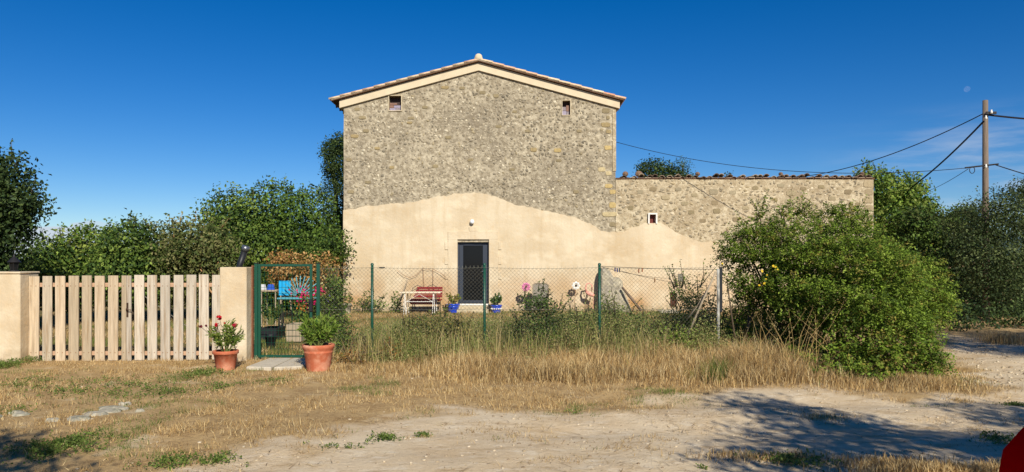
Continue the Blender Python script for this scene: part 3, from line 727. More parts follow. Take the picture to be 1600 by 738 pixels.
for px, py, w_, h_, c_ in bigs:
    big_stone('stone', house, px, py, w_, h_, c_, HYF); av.append((hx_(px-w_/2), hx_(px+w_/2), hz_(py+h_/2), hz_(py-h_/2)))
rubble('rubble', house, XL+.02, XR, pcurve, lambda x: float(gable(x))-.02, HYF-.004, .078, [W1, W2], STC, [.27, .2, .2, .07, .1, .16], .008, .48, 1.35, 5, avoid=av)
# other walls of the main block (sides, back)
mb = MB(); HD = 10.0
mb.box(XL, XL+.45, HYF+.03, HYF+HD, -.1, ZC); mb.box(XR-.45, XR, HYF+.03, HYF+HD, -.1, ZC)
mb.add([(XL, HYF+HD, -.1), (XR, HYF+HD, -.1), (XR, HYF+HD, ZC), (XA, HYF+HD, ZA), (XL, HYF+HD, ZC)], [(0, 1, 2, 3, 4)])
mb.build('side_wall', m_mortar_h, house)
# rear liner behind openings (dark room faces)
# cornice under the verge
mc = M('cornice_render', S(204, 188, 158), rough=.9, var=.12, scale=3, bump=.15)
def rake(sgn):
    mb = MB(); xe = (XL-.12) if sgn < 0 else (XR+.12); sl = (ZA-ZC)/(XA-XL)
    za = ZA; ze = ZA-sl*abs(xe-XA); t = .245
    for (y0, y1, zz0, zz1) in ((HYF-.075, HYF+.3, 0, t), ):
        V = [(XA, y0, za+zz0), (xe, y0, ze+zz0), (xe, y0, ze+zz1), (XA, y0, za+zz1), (XA, y1, za+zz0), (xe, y1, ze+zz0), (xe, y1, ze+zz1), (XA, y1, za+zz1)]
        mb.add(V, [(0, 1, 2, 3), (4, 7, 6, 5), (0, 4, 5, 1), (3, 2, 6, 7), (1, 5, 6, 2)])
    mb.build('cornice', mc, house)
rake(-1); rake(1)
# roof: deck, soffit with rafters, canal tiles
sl = (ZA-ZC)/(XA-XL); XE = {-1: hx_(519), 1: hx_(973.5)}
m_soff = M('roof_boards', S(96, 70, 52), rough=.9, var=.25, stretch=(1, .3, 1))
deck = MB()
RZ = ZA+.265
for s in (-1, 1):
    xe = XE[s]; ze = RZ-sl*abs(xe-XA); y0, y1 = HYF-.17, HYF+HD+.2
    V = [(XA, y0, RZ), (xe, y0, ze), (xe, y0, ze+.03), (XA, y0, RZ+.03), (XA, y1, RZ), (xe, y1, ze), (xe, y1, ze+.03), (XA, y1, RZ+.03)]
    deck.add(V, [(0, 1, 2, 3), (4, 7, 6, 5), (0, 4, 5, 1), (3, 2, 6, 7), (1, 5, 6, 2)])
    for k in range(20):
        yy = HYF+.35+k*.5; xi = XL if s < 0 else XR
        deck.add([(xi, yy, RZ-sl*abs(xi-XA)-.1), (xe-s*.03, yy, ze-.1), (xe-s*.03, yy, ze), (xi, yy, RZ-sl*abs(xi-XA)), (xi, yy+.08, RZ-sl*abs(xi-XA)-.1), (xe-s*.03, yy+.08, ze-.1), (xe-s*.03, yy+.08, ze), (xi, yy+.08, RZ-sl*abs(xi-XA))],
                 [(0, 1, 2, 3), (4, 7, 6, 5), (0, 4, 5, 1), (3, 2, 6, 7), (1, 5, 6, 2)])
roof = deck.build('roof', m_soff, house)
for s in (-1, 1):
    mb = MB(); xe = XE[s]; ze = RZ-sl*abs(xe-XA); y0, y1 = HYF-.178, HYF-.11
    V = [(XA, y0, RZ+.031), (xe, y0, ze+.031), (xe, y0, ze+.085), (XA, y0, RZ+.085), (XA, y1, RZ+.031), (xe, y1, ze+.031), (xe, y1, ze+.085), (XA, y1, RZ+.085)]
    mb.add(V, [(0, 1, 2, 3), (4, 7, 6, 5), (3, 2, 6, 7), (1, 5, 6, 2)]); mb.build('verge_mortar', mc, roof)
TCOL = [S(206, 184, 150), S(204, 168, 136), S(214, 196, 164), S(196, 148, 118), S(210, 180, 146)]
def tile_mesh(L_=.46, r0=.105, r1=.085, t=.014, n=6):
    """half-round clay tile along +X (down slope), opening downwards"""
    V = []; F = []
    for x, r in ((0, r1), (L_, r0)):
        for rr in (r, r-t):
            for j in range(n+1): a = math.pi*j/n; V.append((x, rr*math.cos(a), rr*math.sin(a)*.8))
    m = n+1
    for j in range(n):
        F += [(j, j+1, 2*m+j+1, 2*m+j), (m+j, 3*m+j, 3*m+j+1, m+j+1), (j, m+j, m+j+1, j+1), (2*m+j, 2*m+j+1, 3*m+j+1, 3*m+j)]
    F += [(0, 2*m, 3*m, m), (n, m+n, 3*m+n, 2*m+n)]
    return V, F
TV, TF = tile_mesh(); tile_me = []
for c_ in TCOL:
    o = mk('roof_tile', TV, TF, m_tile, None, np.tile(np.array(c_), (len(TV), 1)), True); tile_me.append(o.data); bpy.data.objects.remove(o)
def place_tile(parent, x, y, z, rot, ml=None, name='roof_tile'):
    o = bpy.data.objects.new(name, random.choice(ml or tile_me)); C.objects.link(o); o.parent = parent
    o.location = [float(v) for v in np.array([x, y, z])-wloc(parent)]; o.rotation_euler = rot; return o
ang = math.atan(sl)
for s in (-1, 1):
    n_ = 13; Ls = (abs(XE[s]-XA))/math.cos(ang)
    for k in range(n_):
        d = .0+k*(Ls-.40)/(n_-1); x = XA+s*d*math.cos(ang); z = RZ+.03-d*math.sin(ang)+random.uniform(-.004, .008)
        place_tile(roof, x, HYF-.10, z+.012, (0, ang-.02, 0) if s > 0 else (0, -(ang-.02), math.pi) if False else ((0, ang-.02, 0) if s > 0 else (0, ang-.02, math.pi)))
# the remaining courses, too far round to be picked apart
Vv = np.array(TV); Fs = []; Vs = []; Cs = []; nn = 0
for s in (-1, 1):
    Ls = (abs(XE[s]-XA))/math.cos(ang)
    for c_ in range(1, 46):
        for k in range(13):
            d = k*(Ls-.40)/12; ca, sa = math.cos(ang-.02), math.sin(ang-.02)
            x = Vv[:, 0]*ca+Vv[:, 2]*sa; z = -Vv[:, 0]*sa+Vv[:, 2]*ca
            Vs.append(np.stack([XA+s*(d*math.cos(ang)+x), HYF-.10+c_*.225+Vv[:, 1]*s, RZ+.042-d*math.sin(ang)+z], 1))
            Fs += [tuple(i+nn for i in f) for f in TF]; nn += len(Vv); Cs.append(np.tile(np.array(random.choice(TCOL)), (len(Vv), 1)))
tag(mk('roof_courses', np.concatenate(Vs), np.array(Fs), m_tile, roof, np.concatenate(Cs), True), kind='stuff')
mb = MB()
for k in range(24):
    y = HYF-.16+k*.43; V = []; n = 7
    for yy, r in ((y, .13), (y+.47, .105)):
        for j in range(n+1): a = math.pi*j/n; V.append((XA+r*math.cos(a), yy, RZ+.07+r*math.sin(a)))
    F = [(j, j+1, n+2+j, n+1+j) for j in range(n)]+[tuple(range(n, -1, -1))]
    mb.add(V, F, random.choice(TCOL))
mb.build('ridge_cap', m_tile, roof, True)
mb = MB(); mb.ball((XA, HYF-.14, RZ+.13), (.12, .06, .12), 12, 8); mb.build('ridge_finial', mc, roof, True)
# attic windows
def attic(h, fills, shutter):
    w_ = node('window', house); a, b, c, d = h
    mb = MB(); reveal(mb, h, HYF-.01, .2); mb.build('reveal', m_mortar_w, w_)
    mb = MB(); t = .022
    for (x0, x1, z0, z1) in ((a-t, b+t, d, d+t), (a-t, b+t, c-t, c), (a-t, a, c, d), (b, b+t, c, d)): mb.box(x0, x1, HYF-.03, HYF+.02, z0, z1, .004)
    mb.build('frame', M('lime_edge', S(206, 190, 158), var=.15), w_)
    for (x0, x1, z0, z1, col, nm) in fills:
        mb = MB(); y_ = HYF+(.10 if nm == 'brick' else .13); mb.box(a+(b-a)*x0+.002, a+(b-a)*x1-.002, y_, y_+.08, c+(d-c)*z0+.002, c+(d-c)*z1-.004, .006, col); mb.build(nm, m_stone if nm == 'brick' else m_any, w_)
    mb = MB(); mb.box(a, b, HYF+.2, HYF+.22, c, d); mb.build('back_board', shutter, w_)
m_brn = M('dark_brown_board', S(66, 52, 48), rough=.8)
LAV = S(150, 142, 158); TER = S(134, 104, 90); GRY = S(140, 130, 132)
attic(W1, [(0, .5, 0, .22, LAV, 'brick'), (.5, 1, 0, .22, GRY, 'brick'), (0, .35, .22, .42, TER, 'brick'), (.35, 1, .22, .40, LAV, 'brick'), (0, .62, .42, .56, TER, 'brick')], m_brn)
attic(W2, [(0, .55, 0, .34, LAV, 'brick'), (.55, 1, 0, .3, GRY, 'brick'), (0, .5, .34, .62, GRY, 'brick'), (.5, 1, .3, .72, TER, 'brick')], m_brn)
# door with surround, threshold and steps
a, b, c, d = D1
mb = MB(); reveal(mb, D1, PY-.012, .26); mb.build('door_reveal', m_plaster, house)
mb = MB(); t = .30
mb.box(a-t, a-.001, PY-.028, PY+.03, .0, d, .004); mb.box(b+.001, b+t, PY-.028, PY+.03, .0, d, .004); mb.box(a-t, b+t, PY-.028, PY+.03, d+.001, d+.26, .004)
for sx in (-1, 1):
    for k in range(4):
        zc = .55+k*.47; x0 = (a-t-.1) if sx < 0 else (b+t+.001); x1 = (a-t-.001) if sx < 0 else (b+t+.1)
        mb.box(x0, x1, PY-.026, PY+.03, zc, zc+.24, .004)
mb.box((a+b)/2-.13, (a+b)/2+.13, PY-.027, PY+.03, d+.262, d+.40, .004)
mb.build('door_surround', m_plaster, house)
door = node('door', house); yd = HYF+.10
mb = MB()
mb.box(a, a+.05, yd, yd+.08, c, d); mb.box(b-.05, b, yd, yd+.08, c, d); mb.box(a+.05, b-.05, yd, yd+.08, d-.07, d); mb.build('frame', m_dframe, door)
mb = MB(); yl = yd+.015
mb.box(a+.053, a+.17, yl, yl+.05, c+.01, d-.073, .004); mb.box(b-.20, b-.053, yl, yl+.05, c+.01, d-.073, .004)
mb.box(a+.17, b-.20, yl, yl+.05, d-.19, d-.073, .004); mb.box(a+.17, b-.20, yl, yl+.05, c+.01, c+.10, .004)
mb.build('door_leaf', m_dframe, door)
mb = MB(); mb.box(a+.17, b-.2, yl+.02, yl+.035, c+.1, d-.19); mb.build('glass', m_glass, door)
mb = MB(); mb.box(b-.14, b-.11, yl-.008, yl, 1.1, 1.34); mb.tube([(b-.125, yl-.008, 1.27), (b-.125, yl-.05, 1.27), (b-.24, yl-.055, 1.27)], .009, 8); mb.build('handle', M('steel', S(170, 172, 176), rough=.3, metal=.9, var=0, bump=0), door)
mb = MB(); mb.box(a-.02, b+.02, PY-.16, HYF+.2, c-.05, c, .008); mb.build('threshold', m_white, house)
# interior darkness behind glass
mb = MB(); mb.box(a-.4, b+.4, yd+.09, HYF+3, c-.1, d+.4); mb.build('hallway', M('hall', S(60, 54, 50)), house)
m_stepst = M('worn_step_stone', S(186, 172, 142), rough=.9, var=.25, scale=9, bump=.5, bscale=25)
st = thing('door_step', ((a+b)/2, PY-.4, 0), 'low worn pale stone steps below the glazed front door', 'steps')
for k, (x0, x1, y0, z0, z1) in enumerate(((a-.06, b+.0, PY-.36, .11, c-.055), (a-.03, b-.03, PY-.62, .0, .105), (a+.25, b+.02, PY-.9, -.08, .02))):
    mb = MB(); mb.box(x0, x1, y0, PY-.035 if k == 0 else [0, PY-.36-.004, PY-.63][k], z0-.1 if k else z0-.2, z1, .015); mb.build('step', m_stepst, st)
# wall lamp
lp = thing('wall_lamp', (hx_(738), PY, hz_(347)), 'small round white wall lamp above the door', 'lamp')
lx, lz = hx_(738), hz_(347)
mb = MB(); mb.box(lx-.05, lx+.05, PY-.03, PY+.005, lz-.04, lz+.07, .008); mb.build('base', m_white, lp)
mb = MB(); mb.ball((lx, PY-.085, lz), (.07, .065, .075), 12, 8); mb.build('globe', M('opal_glass', S(225, 228, 232), rough=.2, var=0, bump=0), lp, True)
# air vents left of the bench: thin dark slots
for px, py in ((597, 418), (597, 465)):
    mb = MB(); mb.box(hx_(px-4), hx_(px+4.5), PY-.02, PY+.01, hz_(py+1), hz_(py-.6), .003); mb.build('vent_slot', m_iron, house)
# drip edge / corner pier: pale render strip along right corner
mb = MB(); mb.box(XR-.10, XR+.012, HYF-.022, HYF+.05, hz_(268), ZC-.08, .006); mb.build('corner_render', m_mortar_w, house)

# ------------------------------------------------------------------ ANNEX
ann = thing('stone_annex', (hx_(1160), HYF+3, 0), 'low long stone annex with a row of curved roof tiles right of the farmhouse', 'annex')
AX0, AX1 = XR+.003, hx_(1365); AZ = hz_(279)
W3 = (hx_(1014.5), hx_(1024.5), hz_(349), hz_(335.5)); N1 = (hx_(1047), hx_(1056.5), hz_(480), hz_(457.5)); N2 = (hx_(1059), hx_(1066.5), hz_(440), hz_(428))
AY = HYF+.004
def atop(x): return AZ+(fbm(np.asarray(x)*1.5, np.asarray(x)*0+1, 61)-.5)*.08
grid_wall('stone_wall', AX0, AX1, 1.5, 4.5, AY, [W3], atop, m_mortar_w, ann, .06, wall_disp)
grid_wall('plaster', XR+.05, AX1, -.15, 3.3, AY-.032, [N1, N2, (W3[0], W3[1], W3[2], W3[3])], pcurve, m_plaster, ann, .08, lambda x, z: (fbm(x*1.2, z*1.2, 51, 3)-.5)*.03, rim=.05)
mb = MB(); mb.box(AX1-.5, AX1, AY+.04, AY+6, -.1, AZ-.02); mb.box(AX0+.3, AX1-.5, AY+5.5, AY+6, -.1, AZ-.5); mb.build('side_wall', m_mortar_w, ann)
WTC = [S(154, 142, 118), S(140, 128, 106), S(172, 158, 130), S(160, 144, 112), S(194, 181, 154)]
av = []
for k in range(8):
    py = 288+k*12.5; w_ = 14 if k % 2 else 17
    big_stone('quoin', ann, 1364.5-w_/2, py, w_, 10.5, S(158, 142, 112), AY, .018); av.append((hx_(1364.5-w_), AX1, hz_(py+6), hz_(py-6)))
sb = [(1180, 294, 10, 7), (1236, 302, 16, 9), (1115, 300, 15, 10), (1117, 317, 12, 9), (1120, 330, 12, 9), (1300, 310, 12, 7), (1232, 314, 12, 7), (1098, 345, 11, 7), (1260, 322, 14, 7), (1165, 325, 12, 6), (1145, 301, 11, 7), (1325, 300, 12, 8), (1210, 312, 11, 6),
      (1040, 309, 14, 7), (1000, 300, 10, 7), (1020, 296, 12, 7), (1283, 292, 11, 6), (1305, 328, 12, 7), (1199, 333, 12, 7), (1150, 343, 12, 7), (985, 325, 10, 8), (1070, 318, 11, 7), (1060, 296, 11, 6), (1340, 320, 9, 8), (1185, 350, 11, 7), (1085, 305, 10, 7), (1220, 290, 12, 6), (1255, 295, 10, 6), (1080, 332, 10, 7), (1275, 340, 12, 7)]
for i, (px, py, w_, h_) in enumerate(sb):
    big_stone('stone', ann, px, py, w_, h_, [BRN, S(156, 142, 112), S(150, 138, 112), S(134, 119, 92)][i % 4], AY, .016); av.append((hx_(px-w_/2), hx_(px+w_/2), hz_(py+h_/2), hz_(py-h_/2)))
rubble('rubble', ann, AX0+.02, AX1, pcurve, lambda x: float(atop(x))-.03, AY-.004, .082, [W3], WTC, [.3, .2, .2, .15, .15], .010, .62, 1.7, 9, avoid=av)
ann_roof = MB()
ann_roof.add([(AX0, AY-.02, AZ-.02), (AX1+.03, AY-.02, AZ-.02), (AX1+.03, AY+6.1, AZ-.5), (AX0, AY+6.1, AZ-.5), (AX0, AY-.02, AZ+.02), (AX1+.03, AY-.02, AZ+.02), (AX1+.03, AY+6.1, AZ-.46), (AX0, AY+6.1, AZ-.46)],
             [(0, 1, 2, 3), (4, 7, 6, 5), (0, 4, 5, 1), (1, 5, 6, 2)])
ar = ann_roof.build('roof', m_soff, ann)
WT = [S(134, 112, 94), S(116, 98, 84), S(146, 126, 106), S(104, 90, 78), S(160, 145, 124)]
T2V, T2F = tile_mesh(.48, .088, .074, .016); tm2 = []
for c_ in WT:
    o = mk('roof_tile', T2V, T2F, m_tile, None, np.tile(np.array(c_), (len(T2V), 1)), True); tm2.append(o.data); bpy.data.objects.remove(o)
xt = AX0+.22; k = 0
while xt < AX1:
    if not (k == 1):
        place_tile(ar, xt, AY+.40+random.uniform(-.03, .03), AZ+.02+random.uniform(-.022, .03), (0, random.uniform(-.10, .04), -math.pi/2+random.uniform(-.12, .12)), tm2)
        place_tile(ar, xt+.01, AY+.80+random.uniform(-.03, .03), AZ-.01, (0, random.uniform(-.06, .02), -math.pi/2+random.uniform(-.06, .06)), tm2)
    xt += .205+random.uniform(-.012, .03); k += 1
for px in np.arange(972, 1362, 11.5):     # flat channel tiles seen between the covers
    mb = MB(); x = hx_(px+6); z = AZ+.012; mb.box(x-.1, x+.1, AY-.05+random.uniform(-.03, .03), AY+.4, z, z+.022, 0, random.choice(WT)); mb.build('channel_tile', m_tile, ar)
for px, s_ in ((977, 1.0), (998, 1.2), (1000, .9), (1090, .8), (1220, .7), (1347, .8)):   # loose stones holding the tiles
    mb = MB(); p = P(px, 272, HYF+.2); mb.ball(p, (.10*s_, .09, .085*s_), 7, 5, S(120, 96, 78)); mb.build('roof_stone', m_stone, ar)
def opening(h, yf, fill, parent, frame=True, bars=0, nm='window', dep=.2):
    w_ = node(nm, parent); a, b, c, d = h; mb = MB(); reveal(mb, h, yf-.01, dep); mb.build('reveal', m_white if frame else m_plaster, w_)
    if frame:
        mb = MB(); t = .045
        for (x0, x1, z0, z1) in ((a-t, b+t, d, d+t), (a-t, a, c-.02, d), (b, b+t, c-.02, d)): mb.box(x0, x1, yf-.05, yf, z0, z1, .004)
        mb.build('frame', m_white, w_)
    mb = MB(); mb.box(a, b, yf+dep-.06, yf+dep, c, d); mb.build('shutter', fill, w_)
    for k in range(bars):
        mb = MB(); x = a+(b-a)*(k+1)/(bars+1); mb.tube([(x, yf+.03, c), (x, yf+.03, d)], .007, 5); mb.build('bar', m_rust, w_)
opening(W3, AY-.02, M('red_brown_shutter', S(104, 52, 44), rough=.8), ann)
opening(N1, AY-.03, M('dark_niche_board', S(60, 40, 32), rough=.9), ann, False, 3, 'low_window')
opening(N2, AY-.03, M('grey_hatch', S(112, 108, 96), rough=.8), ann, False, 0, 'hatch', .06)

# ------------------------------------------------------------------ GATE, PILLARS
def gz(x, y): return float(gh(x, y))
pl = thing('gate_wall', (-9.2, 11.8, 0), 'cream rendered gate wall at the left edge carrying a lantern', 'wall')
x1 = (31-CX)/F_PX*11.65
mb = MB(); mb.box(-12.0, x1, 11.65, 12.12, -.1, 1.395, .015); mb.build('rendered_wall', m_plaster2, pl)
mb = MB(); mb.box(-12.02, x1+.012, 11.635, 12.135, 1.397, 1.43, .01); mb.build('coping', m_plaster2, pl)
p2x0, p2x1 = (343-CX)/F_PX*11.8, (385-CX)/F_PX*11.8
pr = thing('gate_pillar', ((p2x0+p2x1)/2, 11.95, 0), 'square cream rendered pillar between the wooden gate and the green wire gate', 'pillar')
mb = MB(); mb.box(p2x0, p2x1, 11.8, 12.13, -.1, 1.50, .012); mb.build('shaft', m_plaster2, pr)
mb = MB(); mb.box(p2x1+.002, p2x1+.02, 12.02, 12.09, 0, 1.53, .003); mb.build('edge_strip', m_rust, pr)
SL = [(137, 185), (202, 248), (265, 312), (328, 376), (392, 438), (455, 502), (518, 565), (583, 605), (607, 630), (646, 692), (708, 753), (771, 816), (833, 878), (894, 940), (956, 1002), (1018, 1062)]
WC = [S(180, 160, 130), S(187, 168, 140), S(172, 155, 128), S(184, 170, 146), S(190, 169, 136)]
WC2 = [S(187, 176, 157), S(178, 167, 149), S(193, 181, 161)]
def gate_leaf(idx, label):
    xs = [(300*0+u0/3.075, u1/3.075) for u0, u1 in [SL[i] for i in idx]]
    yg = 11.86; X0 = (xs[0][0]-CX)/F_PX*yg; X1 = (xs[-1][1]-CX)/F_PX*yg
    g = thing('wooden_gate', ((X0+X1)/2, yg, 0), label, 'gate', 'two leaves of the wooden slat gate')
    for k, (a_, b_) in enumerate(xs):
        xa, xb = (a_-CX)/F_PX*yg, (b_-CX)/F_PX*yg; wv = random.choice(WC if idx[0] == 0 else WC2)
        ztop = CAMZ-(432.2-(xs[k][0]/343)*3-HY)/F_PX*yg+random.uniform(-.006, .006); zb = CAMZ-(566-(xs[k][0]/343)*3.2-HY)/F_PX*yg+random.uniform(-.012, .012)
        tw = random.uniform(-.006, .006)
        mb = MB(); mb.box(xa, xb, yg, yg+.024, zb, ztop, .003, tuple(np.array(wv)*random.uniform(.9, 1.08)))
        mb.v = [(x+tw*(z/1.4), y, z) for x, y, z in mb.v]
        s_ = mb.build('slat', m_wood, g)
        for zz in (1.20, .13):
            for fx in ((.25, .75) if xb-xa > .1 else (.5,)):
                nb = MB(); xx = xa+(xb-xa)*fx; nb.ball((xx, yg-.003, zz), (.007, .004, .007), 6, 4); nb.build('screw', m_rust, s_)
    for zz in (1.215, .115):
        mb = MB(); mb.box(X0+.01, X1-.005, yg+.028, yg+.075, zz-.033, zz+.033, .004); mb.build('rail', m_rail, g)
    mb = MB(); sgn = 1 if idx[0] == 0 else -1
    za, zb = (.16, 1.17) if sgn > 0 else (1.17, .16)
    mb.tube([(X0+.05, yg+.09, za), (X1-.05, yg+.09, zb)], .006, 5); mb.build('brace_wire', m_galv, g)
    return g, X0, X1
gL, _, xm = gate_leaf(list(range(0, 8)), 'left leaf of the wooden slat gate next to the edge wall')
gR, _, _ = gate_leaf(list(range(8, 16)), 'right leaf of the wooden slat gate beside the cream pillar')
mb = MB(); lx = (199.5-CX)/F_PX*11.86
mb.box(lx-.014, lx+.014, 11.848, 11.857, .70, .93, .003); mb.ball((lx, 11.84, .82), (.022, .012, .03), 8, 6)
mb.tube([(lx, 11.85, .82), (lx, 11.81, .82), (lx+.08, 11.81, .815)], .008, 6); mb.build('latch', M('old_brass_iron', S(70, 52, 40), rough=.5, metal=.4), gR)
# lantern on the gate wall
ln = thing('lantern', (P(22, 427, 11.9)[0], 11.9, 1.43), 'dark metal lantern standing on top of the left gate wall', 'lantern')
lx = P(22, 427, 11.9)[0]
mb = MB(); mb.lathe([(.0, 0), (.07, 0), (.07, .015), (.03, .03)], 8, lx, 11.9, 1.432)
for k in range(6):
    a = k*math.pi/3; mb.tube([(lx+.05*math.cos(a), 11.9+.05*math.sin(a), 1.46), (lx+.075*math.cos(a), 11.9+.075*math.sin(a), 1.58)], .005, 4)
mb.build('cage', m_iron, ln)
mb = MB(); mb.lathe([(.045, 1.462), (.068, 1.578)], 6, lx, 11.9, 0); mb.build('glass', m_glass, ln)
mb = MB(); mb.lathe([(.10, 0), (.09, .012), (.045, .06), (.02, .085), (.012, .10), (.016, .115), (0, .13)], 12, lx, 11.9, 1.58); mb.build('lamp_hood', m_iron, ln, True)
# slanting black spotlight behind the pillar
sp_ = thing('garden_spotlight', P(374, 418, 13.2), 'black tube spotlight leaning behind the cream pillar', 'lamp')
mb = MB(); p0, p1 = P(366, 440, 13.2), P(382, 393, 13.2); mb.tube([p0-(p1-p0)*2.8, p0], .018, 8); mb.tube([p0, p1], [.05, .055], 14); mb.build('tube', m_black, sp_, True)
mb = MB(); d_ = (p1-p0)/np.linalg.norm(p1-p0); mb.tube([p1, p1+d_*.10], [.062, .072], 14); mb.build('lamp_head', M('lamp_steel', S(120, 122, 126), rough=.3, metal=.7, var=.1, bump=0), sp_, True)
# green wire gate
YG = 12.0
def gxp(px, Y_=YG): return (px-CX)/F_PX*Y_
wg = thing('wire_gate', (gxp(444), YG, 0), 'dark green metal framed gate filled with square wire mesh', 'gate')
x0, x1 = gxp(403), gxp(487.5); z0, z1 = .03, 1.55
mb = MB(); t = .04
mb.box(x0, x0+t, YG, YG+.04, z0, z1, .003); mb.box(x1-t, x1, YG, YG+.04, z0, z1, .003); mb.box(x0+t, x1-t, YG, YG+.04, z1-t, z1, .003); mb.box(x0+t, x1-t, YG, YG+.04, z0, z0+t, .003)
mb.build('gate_frame', m_green, wg)
mb = MB()
nx_ = 14
for k in range(1, nx_): x = x0+t+(x1-x0-2*t)*k/nx_; mb.tube([(x, YG+.02, z0+t), (x, YG+.02, z1-t)], .0024, 4, caps=False)
z = z0+t
while z < z1-t: mb.tube([(x0+t, YG+.024, z), (x1-t, YG+.024, z)], .0024, 4, caps=False); z += .1
mb.build('wire_mesh', m_green, wg)
mb = MB(); mb.box(x1-.05, x1+.005, YG-.02, YG+.055, .78, .98, .004); mb.tube([(x1-.025, YG-.02, .93), (x1-.025, YG-.06, .93), (x1-.12, YG-.06, .93)], .008, 6); mb.build('lock', m_black, wg)
for k, (px, lab) in enumerate(((400, 'green steel gate post fixed to the cream pillar'), (497, 'green steel post between the wire gate and the chain link fence'))):
    g = thing('gate_post', (gxp(px), YG, 0), lab, 'post', 'green posts of the wire gate')
    mb = MB(); mb.box(gxp(px)-.027, gxp(px)+.027, YG-.01, YG+.045, -.1, 1.555, .004); mb.build('shaft', m_green, g)
    mb = MB(); mb.box(gxp(px)-.031, gxp(px)+.031, YG-.014, YG+.049, 1.556, 1.572, .003); mb.build('cap', m_black, g)
    if k == 0:
        for zz in (.25, 1.3): mb = MB(); mb.tube([(gxp(px)+.03, YG+.01, zz), (gxp(px)+.03, YG+.01, zz+.09)], .012, 8); mb.build('hinge', m_black, g)
# threshold slabs
for k, (p0, p1, yb, lab) in enumerate(((383, 422, 574, 'left pale stone slab at the foot of the wire gate'), (428, 470, 573.5, 'right pale stone slab at the foot of the wire gate'))):
    yy = F_PX*(CAMZ-.03)/(yb-HY); mb = MB(); mb.box((p0-CX)/F_PX*yy, (p1-CX)/F_PX*yy, yy, 11.95, -.06, .035, .012)
    mb.v = [(x+.02*math.sin(7*y+k)+.012*math.sin(29*x), y+.02*math.sin(11*x), z+.006*math.sin(9*x+5*y)) for x, y, z in mb.v]
    tag(mb.build('stone_slab', m_stonew), lab, 'slab', 'pale slabs under the wire gate')

# ------------------------------------------------------------------ CHAIN LINK FENCE
YF = 12.3; ZT = 1.50
def fxp(px): return (px-CX)/F_PX*YF
cf = thing('chain_link_fence', (fxp(850), YF, 0), 'galvanised diamond mesh fence on thin green posts along the weeds', 'fence')
def post(px, col='g'):
    x = fxp(px); mb = MB(); mb.tube([(x, YF+.03, -.2), (x, YF+.03, 1.53)], .024, 10); s_ = mb.build('post', m_green, cf, True)
    mb = MB(); mb.lathe([(.027, 0), (.027, .02), (.015, .035), (0, .038)], 10, x, YF+.03, 1.53); mb.build('cap', m_green if px != 1124 else m_black, s_, True)
for px in (581, 757, 937): post(px)
xa, xb = fxp(499), fxp(1122); ds = .066; z0 = .08
def sag(x): return -.018*abs(math.sin(math.pi*(x-fxp(581))/(fxp(757)-fxp(581))))
def bulge(x, z): return .02*float(vnoise(x*1.1, z*2, 77))
mb = MB(); H_ = ZT-z0; n_ = int((xb-xa+H_)/ds)
for k in range(n_+1):
    for s in (1, -1):
        c0 = xa-H_+k*ds
        pts = []
        if s > 0: xs_, xe_ = c0, c0+H_; zs_, ze_ = z0, ZT
        else: xs_, xe_ = c0, c0+H_; zs_, ze_ = ZT, z0
        ta = max(0, (xa-xs_)/H_); tb = min(1, (xb-xs_)/H_)
        if tb-ta < .02: continue
        for i in range(4):
            t_ = ta+(tb-ta)*i/3; x = xs_+(xe_-xs_)*t_; z = zs_+(ze_-zs_)*t_
            pts.append((x, YF+bulge(x, z)+(.003 if s > 0 else -.003), z+sag(x)*(z/ZT)))
        mb.tube(pts, .0017, 3, caps=False)
x = xa
while x < xb:
    z = ZT+sag(x); mb.tube([(x, YF, z-.01), (x+rng.normal()*.006, YF, z+.03)], .0018, 3, caps=False); x += ds
mb.build('diamond_mesh', m_galv, cf)
for zz in (ZT-.01, .8):
    mb = MB(); xs_ = np.linspace(xa, xb, 30); mb.tube([(x, YF-.004, zz+sag(x)*zz/ZT) for x in xs_], .0022, 4); mb.build('line_wire', m_galv, cf)
# corner post, struts and the thin branch
cp = thing('corner_post', (fxp(1123), YF, 0), 'weathered white and dark corner post with a slanting strut at the bush', 'post')
x = fxp(1123); mb = MB(); mb.tube([(x, YF+.03, -.2), (x, YF+.03, 1.47)], .026, 9); mb.build('shaft', M('flaking_white', S(178, 176, 166), var=.35, scale=12, col2=S(90, 84, 74), c2scale=9, stretch=(1, 1, .4)), cp, True)
mb = MB(); mb.box(x+.02, x+.065, YF+.01, YF+.06, .75, 1.5, .004); mb.build('cleat', m_black, cp)
mb = MB(); mb.tube([P(1119, 425, YF+.0), P(1098, 470, YF+.02), P(1072, 530, YF+.03)], [.016, .018, .021], 7); mb.build('strut', m_timber, cp, True)
mb = MB(); mb.tube([P(1104, 455, YF+.05), P(1090, 478, YF+.12), P(1073, 500, YF+.2)], [.012, .014, .016], 6); mb.build('short_strut', m_timber, cp, True)
